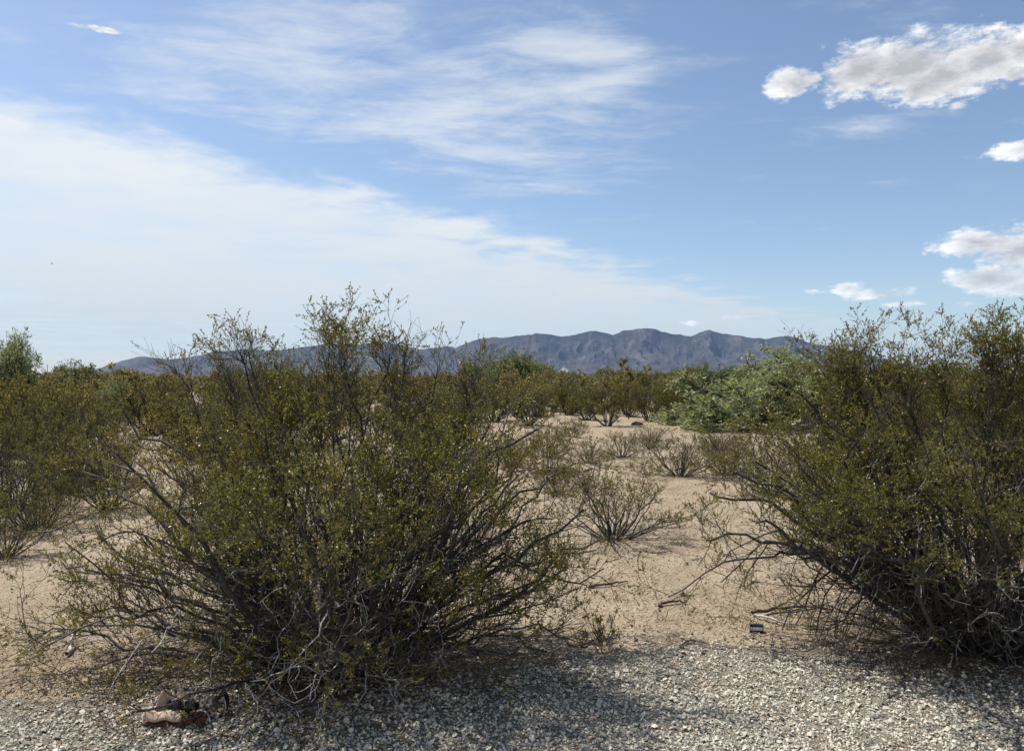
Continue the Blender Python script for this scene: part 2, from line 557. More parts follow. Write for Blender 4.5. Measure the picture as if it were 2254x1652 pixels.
# ------------------------------------------------------------------ creosote generator
def creosote(seed, n1, targets_fn, n2, n3, n4, leaves, leaf_l, leaf_w, r0, extra=(), K1=14, sides=(6, 3, 3, 3), low_bare=0.3, len2=(0.22, 0.5),
             len3=(0.10, 0.24), len4=(0.05, 0.12), r_min=0.0012, spread=0.12, wig1=0.10, leafy=1.0, gap=0.45, n_tip=0, low_amt=0.75, bare_r=0.0):
    """stems fan out from one root crown, fork three times and carry small leaves at their ends.
    Returns (list of tube levels with the number of the stem they grow from, leaf verts, leaf faces, tips)"""
    rng = np.random.default_rng(seed)
    # first order stems: base -> bent middle -> target
    T, C = targets_fn(rng, n1)
    if len(extra):
        T = np.concatenate([np.array([e[0] for e in extra], float), T])
        C = np.concatenate([np.array([e[1] for e in extra], float), C])
    N = len(T)
    az = np.arctan2(T[:, 1], T[:, 0])
    B = np.stack([np.cos(az) * spread * rng.random(N), np.sin(az) * spread * rng.random(N), np.full(N, -0.03)], 1)
    t = np.linspace(0, 1, K1)[None, :, None]
    P1 = (1 - t) ** 2 * B[:, None] + 2 * t * (1 - t) * C[:, None] + t * t * T[:, None]
    Ln = np.linalg.norm(T - B, axis=1)
    w = rng.normal(0, 1, (N, K1, 3))
    w = np.cumsum(w, 1)
    w = w - np.linspace(0, 1, K1)[None, :, None] * w[:, -1:, :] * 0.5
    P1 = P1 + w * (Ln * wig1 * 0.22)[:, None, None] * np.minimum(1, np.linspace(0, 3, K1))[None, :, None]
    P1[:, :, 2] = np.maximum(P1[:, :, 2], np.where(np.arange(K1) > 0, 0.012, -0.05)[None])
    rr = r0 * rng.uniform(0.55, 1.25, N) * np.clip(Ln / np.median(Ln), 0.5, 1.3)
    rr[:n_tip] *= 0.62
    R1 = rr[:, None] * np.linspace(1, 0.22, K1)[None] + r_min
    levels = [(P1, R1, sides[0], np.arange(N), 0)]

    def fork(Pp, Rp, root, n, t0, t1, lr, K, wig, out, upw, side, lvl, upv):
        Np = len(Pp)
        cnt = rng.poisson(n, Np)
        idx = np.repeat(np.arange(Np), cnt)
        tt = t0 + (t1 - t0) * rng.random(len(idx)) ** 0.75
        p, tg = sample(Pp, idx, tt)
        q = rng.normal(size=(len(idx), 3))
        q = norm(q - (q * tg).sum(1, keepdims=True) * tg)
        d = tg * 0.75 + q * out
        d[:, 2] += upw
        L = rng.uniform(lr[0], lr[1], len(idx)) * (1.15 - 0.45 * tt)
        Pc = grow(rng, p, d, L, K, wig, upv)
        Pc[:, :, 2] = np.maximum(Pc[:, :, 2], 0.006)
        k = Rp.shape[1]
        rp = Rp[idx, np.minimum((tt * (k - 1)).astype(int), k - 1)]
        r = np.minimum(rp * 0.72, lr[1] * 0.0052 + r_min)
        Rc = r[:, None] * np.linspace(1, 0.4, K)[None]
        Rc = np.maximum(Rc, r_min)
        levels.append((Pc, Rc, side, root[idx], lvl))
        return Pc, Rc, root[idx], idx, tt

    P2, R2, g2, _, _ = fork(P1, R1, levels[0][3], n2, 0.22, 1.0, len2, 8, 0.20, 0.62, 0.22, sides[1], 1, 0.05)
    if n_tip:
        Pt_, Rt_, gt_, _, _ = fork(P1[:n_tip], R1[:n_tip], np.arange(n_tip), 15.0, 0.70, 1.0, (0.08, 0.22), 8, 0.20, 0.62, 0.22, sides[1], 1, 0.04)
        P2, R2, g2 = np.concatenate([P2, Pt_]), np.concatenate([R2, Rt_]), np.concatenate([g2, gt_])
    P3, R3, g3, i3, _ = fork(P2, R2, g2, n3, 0.15, 1.0, len3, 4, 0.24, 0.66, 0.22, sides[2], 1, 0.05)
    # some boughs have dropped their leaves
    bare2 = rng.random(len(P2)) < 0.14
    h3 = P3[:, -1, 2]
    ctr = np.hypot(P3[:, -1, 0], P3[:, -1, 1])
    lowness = np.clip(2.2 * (1 - h3 / max(low_bare, 1e-3)), 0, 1) * low_amt * (np.clip((bare_r - ctr) / 0.5, 0.30, 1) if bare_r else 1.0)
    prob = (1 - lowness) * np.where(bare2[i3], 0.12, 1.0) * leafy
    # leafless pockets
    ph = rng.uniform(0, 6.28, 6)
    gx = np.sin(P3[:, -1, 0] * 5.1 + ph[0]) + np.sin(P3[:, -1, 1] * 4.3 + ph[1]) + np.sin(P3[:, -1, 2] * 6.2 + ph[2]) + np.sin((P3[:, -1, 0] + P3[:, -1, 2]) * 9.0 + ph[3])
    prob = prob * np.where(gx < -gap * 1.6, 0.16, 1.0)
    ok = rng.random(len(P3)) < prob
    P4, R4, g4, _, _ = fork(P3[ok], R3[ok], g3[ok], n4, 0.2, 1.0, len4, 2, 0.25, 0.8, 0.25, sides[3], 2, 0.05)
    # leaves along the last twigs
    n4t = len(P4)
    cnt = rng.poisson(leaves, n4t)
    idx = np.repeat(np.arange(n4t), cnt)
    p, tg = sample(P4, idx, 0.1 + 0.9 * rng.random(len(idx)) ** 0.8)
    a = tg * 0.5 + rng.normal(0, 0.75, (len(idx), 3))
    a[:, 2] += 0.2
    s = rng.uniform(0.7, 1.3, len(idx))
    LV, LF = leaf_quads(rng, p, a, leaf_l * s, leaf_w * s * rng.uniform(0.8, 1.2, len(idx)))
    return levels, LV, LF, P4


def dome_targets(rx, h, e_lo=3, e_hi=86, low=0.0, lo=0.72, hi=1.03, up_bias=1.0, box=0.6):
    def fn(rng, n):
        az = (np.arange(n) * 2.39996 + rng.normal(0, 0.25, n))
        e = np.radians(e_lo + (e_hi - e_lo) * rng.random(n) ** up_bias)
        k = rng.uniform(lo, hi, n)
        lob = 1 + 0.12 * np.sin(az * 3 + 1.0) + 0.08 * np.sin(az * 5 + 2)
        T = np.stack([np.cos(az) * np.cos(e) ** box * rx * k * lob, np.sin(az) * np.cos(e) ** box * rx * k * lob, np.sin(e) ** 0.85 * h * k + low], 1)
        # lower stems leave steeply and arch over; upper ones lean out first, then rise
        C = T * np.array([0.5, 0.5, 0.42])
        C[:, 2] += np.where(e < 0.6, 0.22 * h * (1 - e / 0.6), 0.0) * rng.uniform(0.2, 1.1, n)
        C += rng.normal(0, 0.07 * rx, (n, 3))
        C[:, 2] = np.maximum(C[:, 2], 0.05)
        return T, C
    return fn


def at(x, y_base):
    """ground point seen at a place of the 2254-wide photograph"""
    d = EYE * FPX / (y_base - HZ)
    return (x - 1127) / FPX * d, d


def at_depth(x, y, d):
    return (x - 1127) / FPX * d, d, EYE + (HZ - y) / FPX * d


# ================================================================== SETTING
# ground: one sheet to the horizon
def make_ground():
    rings = np.concatenate([[0.0], np.geomspace(0.8, 60, 130), np.geomspace(63, 12000, 36)])
    na = 200
    th = np.arange(na) * 2 * np.pi / na
    x = rings[1:, None] * np.sin(th)[None]
    y = rings[1:, None] * np.cos(th)[None]
    v = np.stack([x, y, ground_z(x, y)], -1).reshape(-1, 3)
    v = np.concatenate([v, [[0, 0, 0]]])
    nr = len(rings) - 1
    i = (np.arange(nr - 1) * na)[:, None]
    a = np.arange(na)[None]
    a2 = (a + 1) % na
    q = np.stack([i + a, i + na + a, i + na + a2, i + a2], -1).reshape(-1, 4)[:, ::-1]
    tri = np.stack([np.full(na, len(v) - 1), np.arange(na), (np.arange(na) + 1) % na], -1)[:, ::-1]
    ctr = np.concatenate([v[:na], v[-1:]])
    o = build('desert_floor', [(v[:-1], q, 0), (ctr, np.where(tri == len(v) - 1, na, tri), 0)], [M['sand']])
    return tag(o, 'pale tan sandy desert floor', None, None, 'structure')


make_ground()

# gravel shoulder: an irregular strip in front
GE = [(-600, 1560), (0, 1548), (150, 1545), (260, 1520), (400, 1500), (560, 1512), (700, 1535), (820, 1510), (980, 1490), (1130, 1470), (1280, 1440), (1430, 1422), (1600, 1418),
      (1750, 1425), (1900, 1440), (2050, 1462), (2254, 1470), (2900, 1480)]
GEx = np.array([at(*q)[0] for q in GE])
GEy = np.array([at(*q)[1] for q in GE])


def gravel_edge(x):
    return np.interp(x, GEx, GEy) + 0.05 * np.sin(x * 7.3) + 0.035 * np.sin(x * 17.1 + 1) + 0.02 * np.sin(x * 41)


def make_gravel_bed():
    xs = np.linspace(-6.5, 6.5, 261)
    ts = np.linspace(0, 1, 14)
    ye = gravel_edge(xs)
    X = np.repeat(xs[:, None], 14, 1)
    Y = 1.2 + (ye[:, None] - 1.2) * ts[None]
    Z = ground_z(X, Y) + 0.004
    v = np.stack([X, Y, Z], -1).reshape(-1, 3)
    i = (np.arange(260) * 14)[:, None]
    j = np.arange(13)[None]
    q = np.stack([i + j, i + 14 + j, i + 15 + j, i + 1 + j], -1).reshape(-1, 4)
    tag(build('gravel_shoulder', [(v, q, 0)], [M['gravelbed']]), 'grey beige gravel shoulder along the bottom', None, None, 'structure')


make_gravel_bed()


# mountains: one eroded range on the horizon
RIDGE = [(-700, 829), (100, 829), (170, 824), (200, 816), (250, 798), (308, 783), (345, 786), (376, 790), (430, 782), (473, 772), (533, 766), (600, 769), (650, 764), (700, 757),
         (739, 753), (790, 756), (830, 751), (849, 748), (880, 757), (925, 767), (955, 763), (986, 758), (1002, 763), (1040, 748), (1076, 741), (1115, 741), (1177, 730), (1215, 734),
         (1235, 738), (1260, 735), (1301, 724), (1330, 729), (1348, 735), (1372, 725), (1400, 722), (1440, 720), (1470, 730), (1520, 737), (1540, 730), (1561, 723), (1590, 732),
         (1640, 739), (1680, 744), (1727, 736), (1755, 741), (1790, 755), (1833, 760), (1880, 772), (1920, 780), (1955, 790), (1990, 800), (2030, 810), (2080, 822), (2150, 828), (2900, 829)]


def vnoise(x, y, seed):
    rng = np.random.default_rng(seed)
    G = rng.random((128, 128))
    xi, yi = np.floor(x).astype(int), np.floor(y).astype(int)
    fx, fy = x - xi, y - yi
    fx, fy = fx * fx * (3 - 2 * fx), fy * fy * (3 - 2 * fy)
    g = lambda a, b: G[a % 128, b % 128]
    return (g(xi, yi) * (1 - fx) + g(xi + 1, yi) * fx) * (1 - fy) + (g(xi, yi + 1) * (1 - fx) + g(xi + 1, yi + 1) * fx) * fy


def make_mountains():
    dist = 6000.0
    rx = np.array([(q[0] - 1127) / FPX * dist for q in RIDGE])
    rh = np.array([(HZ - q[1]) / FPX * dist + EYE for q in RIDGE])
    nx, ny = 860, 105
    X = np.linspace(-4300, 3900, nx)[:, None] * np.ones((1, ny))
    Y = np.ones((nx, 1)) * np.linspace(-1500, 1000, ny)[None]        # depth from the crest line
    crest = np.interp(X, rx, rh)
    crest = crest + np.clip(crest / 120, 0, 1) * (9 * (vnoise(X / 75, X * 0 + 3.3, 61) - 0.5) + 7 * (vnoise(X / 31, X * 0 + 7.7, 62) - 0.5) + 4 * (vnoise(X / 14, X * 0 + 1.7, 63) - 0.5))
    # spurs and gullies run down from the crest
    def ridged(fx, fy, seed):
        wx = X + 120 * (vnoise(X / 300, Y / 300, seed + 50) - 0.5)
        n = vnoise(wx / fx, Y / fy, seed)
        return 1 - np.abs(2 * n - 1)
    front = np.clip(-Y / 1500, 0, 1)
    back = np.clip(Y / 1000, 0, 1)
    cross = np.where(Y <= 0, (1 - front) ** 1.25, (1 - back) ** 1.3)
    spur = 0.42 * ridged(330, 900, 3) + 0.26 * ridged(150, 420, 7) + 0.19 * ridged(75, 170, 11) + 0.13 * ridged(38, 70, 13)
    away = np.clip(np.abs(Y) / 250, 0, 1)
    Hh = crest * cross * (1 - away * 0.85 * (1 - spur) * 1.1)
    Hh = Hh + crest * 0.022 * (vnoise(X / 45, Y / 45, 21) - 0.5) * (0.35 + away) 
    # low foothills in front
    foot = np.exp(-((Y + 1150) / 200) ** 2) * np.clip(vnoise(X / 420, Y * 0 + 0.5, 31) - 0.42, 0, 1) * 110 * np.clip(crest / 120, 0, 1)
    Hh = np.maximum(Hh, foot * (0.7 + 0.5 * ridged(90, 120, 35)))
    Hh = np.where((Y < -1480) | (Y > 990), -2.0, Hh)
    # scale the sideways place with the distance so that the whole range stands behind the plain
    v = np.stack([X * (dist + Y * 0.6) / dist, dist + Y, Hh * (dist + Y * 0.15) / dist - 1.0], -1).reshape(-1, 3)
    i = (np.arange(nx - 1) * ny)[:, None]
    j = np.arange(ny - 1)[None]
    q = np.stack([i + j, i + ny + j, i + ny + 1 + j, i + j + 1], -1).reshape(-1, 4)
    tag(build('mountains', [(v, q, 0)], [M['rock']], smooth=False), 'dark purple brown desert mountain range on the horizon', None, None, 'structure')


make_mountains()

# the air between
def make_haze():
    v = np.array([(x, y, z) for x in (-12600, 12600) for y in (-12600, 12600) for z in (-3, 480)], float)
    f = np.array([(0, 1, 3, 2), (4, 6, 7, 5), (0, 4, 5, 1), (2, 3, 7, 6), (0, 2, 6, 4), (1, 5, 7, 3)])
    m, n, out = mat('thin blue haze')
    pv = n.n('ShaderNodeVolumePrincipled')
    pv.inputs['Color'].default_value = (0.34, 0.57, 1.0, 1)
    pv.inputs['Density'].default_value = 0.000038
    pv.inputs['Anisotropy'].default_value = 0.0
    n.t.links.new(pv.outputs[0], out.inputs['Volume'])
    o = build('haze', [(v, f, 0)], [m], smooth=False)
    tag(o, 'thin blue haze over the desert plain', None, None, 'stuff')


make_haze()

# ================================================================== THE TWO LARGE CREOSOTE BUSHES
def big_bush(name, loc, rz, gen, label, dead_seed, n_dead, dead_fn):
    root = empty(name, loc, rz)
    tag(root, label, 'bush', 'large creosote bushes beside the gravel')
    levels, LV, LF, P4 = gen
    nst = levels[0][0].shape[0]
    for g in range(nst):
        parts = []
        for (Pt, R, S, gid, lv) in levels:
            s = gid == g
            if s.any():
                v, f = tubes(Pt[s], R[s], S)
                parts.append((v, f, 0 if lv == 0 else 1))
        build('stem', parts, [M['bark'], M['twig']], root)
    rng = np.random.default_rng(dead_seed)
    # woolly seeds near the tips
    k = rng.choice(len(P4), min(len(P4), 260), replace=False)
    bv, bf = balls(P4[k, -1], rng.uniform(0.0028, 0.0048, len(k)))
    fo = build('foliage', [(LV, LF, 0)], [M['leaf']], root, smooth=False)
    so = build('seed_balls', [(bv, bf, 0)], [M['seed']], root)
    so['kind'] = 'stuff'
    # bleached dead twigs low inside the bush
    P1 = levels[0][0]
    P2 = levels[1][0]
    i1 = rng.integers(0, len(P1), n_dead)
    p, tg = sample(P1, i1, rng.uniform(0.10, 0.7, n_dead))
    d = tg * 0.35 + rng.normal(0, 0.7, (n_dead, 3)) + np.array(dead_fn)
    # most of them on the weathered side, where they show
    Pd = grow(rng, p, d, rng.uniform(0.12, 0.52, n_dead), 9, 0.36, -0.03)
    Pd[:, :, 2] = np.maximum(Pd[:, :, 2], 0.01)
    R = rng.uniform(0.0022, 0.0058, n_dead)[:, None] * np.linspace(1, 0.35, 9)[None]
    v, f = tubes(Pd, R, 3)
    idx = np.repeat(np.arange(n_dead), 2)
    p, tg = sample(Pd, idx, rng.uniform(0.3, 0.9, len(idx)))
    Pe = grow(rng, p, tg * 0.6 + rng.normal(0, 0.7, (len(idx), 3)), rng.uniform(0.05, 0.16, len(idx)), 5, 0.3, 0.0)
    Pe[:, :, 2] = np.maximum(Pe[:, :, 2], 0.008)
    v2, f2 = tubes(Pe, np.full((len(idx), 5), 0.0016), 3)
    d_o = build('dead_twigs', [(v, f, 0), (v2, f2, 0)], [M['dead']], root)
    d_o['kind'] = 'stuff'
    return root


def spray(x, y, d, base, ctrl_k=0.42):
    y += 82
    """a tall shoot whose tip stands at a place of the photograph, relative to the root"""
    if base[0] < 0:
        x = 690 + (x - 660) * 0.92
    X, Y, Z = at_depth(x, y, d)
    T = np.array([X - base[0], Y - base[1], Z])
    C = T * np.array([0.55, 0.55, ctrl_k])
    return (T, C)


LB = at(745, 1478)
LB = (LB[0], LB[1] + 0.05)
sprays_l = []
for (x, y, d) in [(345, 745, 4.3), (400, 690, 4.5), (430, 668, 4.6), (455, 735, 4.5), (520, 715, 4.3), (545, 695, 4.2), (580, 730, 4.4), (640, 715, 4.1), (672, 665, 4.0), (705, 668, 4.1),
                  (740, 690, 4.2), (765, 735, 3.9), (805, 735, 4.5), (838, 690, 4.6), (868, 695, 4.5), (895, 735, 4.3), (930, 715, 4.5), (960, 712, 4.4), (985, 765, 4.2), (1040, 790, 4.1)]:
    sprays_l.append(spray(x, y, d, LB))
low_l = []
for (x, y, d, zc) in [(70, 1290, 4.3, 0.62), (25, 1390, 4.0, 0.5), (130, 1235, 4.5, 0.75), (215, 1180, 4.6, 0.85), (165, 1345, 4.1, 0.6), (260, 1480, 3.7, 0.5), (1250, 1300, 4.2, 0.65),
                      (1310, 1205, 4.6, 0.8), (1330, 1290, 4.4, 0.65), (1235, 1400, 3.9, 0.5), (1215, 1120, 4.6, 0.9), (1180, 1060, 4.7, 0.95), (1160, 960, 4.6, 1.0), (210, 1090, 4.7, 0.95), (250, 990, 4.6, 1.0),
                      (290, 900, 4.5, 1.1), (1110, 880, 4.4, 1.1), (1130, 1190, 3.9, 0.8), (1060, 1000, 3.7, 0.95), (330, 1060, 3.8, 0.9), (300, 1200, 3.7, 0.75), (900, 1450, 3.5, 0.5),
                      (120, 1440, 3.9, 0.35), (1180, 1440, 3.7, 0.4), (60, 1180, 5.0, 0.7), (170, 1000, 5.0, 0.9), (1240, 1010, 5.0, 0.85)]:
    X, Y, Z = at_depth(x, y, d)
    T = np.array([X - LB[0], Y - LB[1], max(0.03, Z)])
    low_l.append((T, np.array([T[0] * 0.55, T[1] * 0.55, zc * 0.75])))
n_tip_l = len(sprays_l)
sprays_l += low_l
gen_l = creosote(11, 112, dome_targets(1.42, 1.46, 4, 78, 0.06, 0.6, 1.03, 0.95, 0.5), 10.0, 5.0, 4.4, 11.5, 0.0118, 0.0062, 0.0140, low_amt=0.90, bare_r=1.25, r_min=0.0008, n_tip=n_tip_l, extra=sprays_l, spread=0.20, low_bare=1.0, gap=0.40)
big_bush('creosote_bush', (LB[0], LB[1], 0), 0.0, gen_l, 'sprawling dark olive creosote bush, nearest and largest, between sand track and left edge', 5, 460, (0, -0.75, -0.1))

RB = at(2165, 1430)
RB = (RB[0], RB[1] + 0.05)
sprays_r = []
for (x, y, d) in [(1795, 728, 4.6), (1850, 735, 4.5), (1900, 695, 4.6), (1925, 705, 4.5), (1965, 735, 4.4), (2010, 730, 4.6), (2065, 690, 4.3), (2100, 705, 4.4), (2140, 690, 4.2), (2165, 668, 4.3),
                  (2205, 700, 4.5), (2240, 710, 4.2), (2270, 690, 4.4), (2330, 680, 4.3), (2400, 700, 4.4), (2480, 730, 4.4), (2300, 760, 4.0)]:
    sprays_r.append(spray(x, y, d, RB))
# long low limbs that arch over to the ground on the open side
arch = []
for (x, y, d, zc) in [(1775, 1405, 4.25, 0.95), (1800, 1415, 4.1, 0.85), (1835, 1395, 4.4, 0.90), (1870, 1405, 4.2, 0.75), (1905, 1420, 4.1, 0.65), (1450, 1290, 4.6, 0.95), (1560, 1330, 4.5, 0.9),
                      (1640, 1310, 4.7, 0.95), (1950, 1450, 3.95, 0.45), (2060, 1475, 3.85, 0.55), (2235, 1505, 3.75, 0.75), (1700, 1345, 4.6, 0.25), (1800, 1370, 4.5, 0.2), (1762, 1380, 4.35, 1.05), (1785, 1425, 4.05, 0.95), (1812, 1400, 4.25, 1.0),
                      (1850, 1425, 4.1, 0.8), (1885, 1390, 4.4, 0.85), (1930, 1415, 4.15, 0.7), (1545, 1110, 4.7, 0.85), (1560, 1190, 4.6, 0.9), (1600, 1030, 4.8, 0.9), (1640, 970, 4.8, 0.95), (1585, 1250, 4.4, 0.9),
                      (1690, 930, 4.7, 1.0), (1650, 1100, 4.3, 0.85), (1720, 1180, 3.9, 0.8), (1760, 1040, 4.0, 0.95), (1800, 940, 4.2, 1.0), (1750, 890, 4.7, 1.1), (1620, 1180, 4.1, 0.8), (1850, 1130, 3.7, 0.85),
                      (1960, 1200, 3.5, 0.75), (2080, 1250, 3.45, 0.7), (2000, 1050, 3.6, 0.9), (2120, 1100, 3.5, 0.85), (2220, 1200, 3.5, 0.75)]:
    X, Y, Z = at_depth(x, y, d)
    T = np.array([X - RB[0], Y - RB[1], max(0.02, Z)])
    arch.append((T, np.array([T[0] * 0.70, T[1] * 0.7, zc])))
gen_r = creosote(23, 108, dome_targets(1.55, 1.48, 18, 78, 0.06, 0.6, 1.03, 0.95, 0.5), 10.0, 5.0, 4.4, 11.5, 0.0118, 0.0062, 0.0155, low_amt=0.94, bare_r=1.75, r_min=0.0008, n_tip=len(sprays_r), extra=sprays_r + arch, spread=0.24, low_bare=1.05, gap=0.42)
big_bush('creosote_bush', (RB[0], RB[1], 0), 0.0, gen_r, 'large creosote bush cut off by the right edge, bare limbs arching to the sand', 6, 330, (-0.3, -0.65, -0.15))

# ================================================================== SMALLER CREOSOTES
def bush_source(seed, n1, n2, n3, n4, leaves, ll, lw, r0, leafm, e_lo=18, low_bare=0.35, leafy=1.0, sides=(5, 3, 3, 3), r_min=0.0025, hi=1.03, **kw):
    """a bush of unit radius and unit height; copies are scaled to size"""
    lv, LV, LF, P4 = creosote(seed, n1, dome_targets(0.9, 0.92, e_lo, 84, 0.0, 0.7, hi), n2, n3, n4, leaves, ll, lw, r0, sides=sides, low_bare=low_bare, K1=9,
                              len2=(0.2, 0.42), len3=(0.12, 0.24), len4=(0.06, 0.13), r_min=r_min, spread=0.08, leafy=leafy, **kw)
    parts = []
    for (Pt, R, S, gid, l) in lv:
        v, f = tubes(Pt, R, S)
        parts.append((v, f, 0 if l == 0 else 1))
    e = bpy.data.objects.new('creosote_bush', None)
    b = build('branches', parts, [M['bark'], M['twig']], e, link=False)
    fo = build('foliage', [(LV, LF, 0)], [leafm], e, smooth=False, link=False)
    return [b, fo]


def place(src, name, loc, rz, scale, label, cat, group=None):
    e = empty(name, loc, rz)
    e.scale = scale
    for s in src:
        c = s.copy()
        COL.objects.link(c)
        c.parent = e
    return tag(e, label, cat, group)


near_src = [bush_source(100 + i, 32, 6, 4.4, 2.6, 8.5, 0.019, 0.010, 0.011, M['leaf_mid'], e_lo=4, low_bare=0.2, leafy=0.85, r_min=0.0012) for i in range(3)]
mid_src = [bush_source(200 + i, 26, 6, 4.2, 2.6, 7.5, 0.038, 0.021, 0.014, M['leaf_mid'], e_lo=16, low_bare=0.3, leafy=0.95, sides=(4, 3, 3, 3), r_min=0.0022) for i in range(3)]
far_src = [bush_source(300 + i, 20, 5, 4.0, 2.4, 6.0, 0.066, 0.040, 0.016, M['leaf_far'], e_lo=16, low_bare=0.3, sides=(3, 3, 3, 3), r_min=0.0040) for i in range(4)]

rnd = random.Random(4)


def place_px(src, x, yb, w, yt, label, group, name='creosote_bush', cat='bush', deep=1.0):
    X, Y = at(x, yb)
    Wd, Hd = w / FPX * Y, (yb - yt) / FPX * Y
    return place(src, name, (X, Y, float(ground_z(X, Y)) - 0.02), rnd.uniform(0, 6.28), (Wd / 2, Wd / 2 * deep, Hd), label, cat, group)


GB = 'creosote bushes on the open sand'
SPOTS = [
    (near_src[0], 1350, 1193, 390, 1030, 'small open creosote bush with black root crown, nearest one on the open sand'),
    (near_src[1], 1495, 1042, 250, 942, 'rounded creosote bush on the sand touching the right large bush outline'),
    (near_src[2], 1300, 1018, 165, 955, 'low creosote bush on the sand, left one of a touching pair'),
    (near_src[0], 1368, 1003, 140, 942, 'low creosote bush on the sand, right one of a touching pair'),
    (near_src[1], 1206, 1000, 130, 928, 'thin vase shaped creosote bush on the sand beside the large left bush'),
    (mid_src[0], 1338, 940, 135, 845, 'brown topped creosote bush with bare fan of stems, in front of distant scrub'),
    (mid_src[1], 1427, 927, 110, 845, 'creosote bush with dark trunk base just behind the rusty brown lump'),
    (mid_src[2], 1497, 930, 100, 842, 'creosote bush with leaning bare stems beside the pale green tree'),
    (mid_src[0], 1250, 912, 110, 842, 'creosote bush with thin bare stems at the far end of the sand'),
    (mid_src[1], 1165, 940, 170, 848, 'wide grey brown creosote bush at the edge of the sand behind the large left bush'),
    (mid_src[2], 1085, 930, 150, 838, 'creosote bush half hidden behind the large left bush, under the dark green tree'),
    (near_src[2], 1128, 1018, 150, 935, 'airy creosote bush squeezed against the right flank of the largest bush'),
    (near_src[0], 1598, 1040, 190, 945, 'airy creosote bush squeezed against the left flank of the right large bush'),
    (near_src[1], 1262, 962, 90, 915, 'ankle high creosote bush between the thin vase shaped one and the distant scrub'),
    (near_src[2], 1430, 985, 130, 928, 'airy creosote bush just right of the touching pair on the sand'),
    (mid_src[2], 1290, 925, 110, 848, 'creosote bush with grey stems between two taller ones at the far end of the sand'),
    (mid_src[1], 1385, 916, 110, 842, 'olive creosote bush at the far end of the sand behind the brown topped one'),
    (mid_src[0], 1465, 915, 110, 840, 'olive creosote bush at the far end of the sand left of the pale green tree'),
    (near_src[1], 240, 1120, 230, 930, 'airy creosote bush between the left edge and the largest bush'),
    (near_src[0], 150, 1085, 280, 925, 'creosote bush behind the low one at the left edge, left of the largest bush'),
    (near_src[1], 10, 1225, 240, 1075, 'ragged low creosote bush on the sand at the very left edge'),
    (near_src[1], 1225, 1080, 150, 1000, 'low spreading creosote bush in front of the brush pile beside the largest bush'),
    (near_src[2], 85, 1160, 270, 965, 'low creosote bush at the left edge beside the large left bush'),
    (near_src[0], -30, 1110, 260, 900, 'creosote bush cut off by the left edge behind a lower one'),
    (mid_src[1], 60, 1005, 280, 842, 'broad dark creosote bush near the left edge under the pale tree'),
    (mid_src[2], 195, 985, 190, 862, 'grey twiggy creosote bush left of the small pale palo verde'),
    (mid_src[0], 330, 960, 200, 838, 'creosote bush behind the left flank of the largest bush'),
    (near_src[1], 1700, 1095, 260, 955, 'brown olive creosote bush directly behind the left flank of the right large bush'),
    (mid_src[1], 1915, 1000, 260, 862, 'creosote bush showing through the right large bush'),
    (mid_src[0], 2130, 1010, 290, 835, 'creosote bush behind the right large bush near the right edge'),
    (near_src[2], 1585, 990, 130, 925, 'sparse creosote bush at the foot of the pale green tree'),
    (mid_src[2], 480, 1010, 260, 860, 'creosote bush seen through the left half of the largest bush'),
    (mid_src[0], 700, 985, 280, 850, 'creosote bush seen through the middle of the largest bush'),
    (mid_src[1], 930, 1000, 250, 862, 'creosote bush seen through the right half of the largest bush'),
    (near_src[0], 2330, 1110, 330, 900, 'creosote bush mostly cut off by the right edge behind the right large bush'),
]
for (src, x, yb, w, yt, lab) in SPOTS:
    place_px(src, x, yb, w, yt, lab, GB)

# seedling in front of the large left bush
sap_src = bush_source(411, 12, 5, 3.0, 2.6, 8.0, 0.036, 0.018, 0.012, M['leaf'], e_lo=14, sides=(4, 3, 3, 3), r_min=0.004, low_bare=0.2)
place_px(sap_src, 1328, 1418, 115, 1318, 'knee high creosote seedling on sand at the right flank of the largest bush', GB)
sap2 = place_px(sap_src, 580, 1500, 210, 1385, 'low leafy creosote sprout in front of the largest bush', GB)
sap3 = place_px(sap_src, 880, 1488, 200, 1345, 'low leafy creosote sprout at the gravel edge under the largest bush', GB)

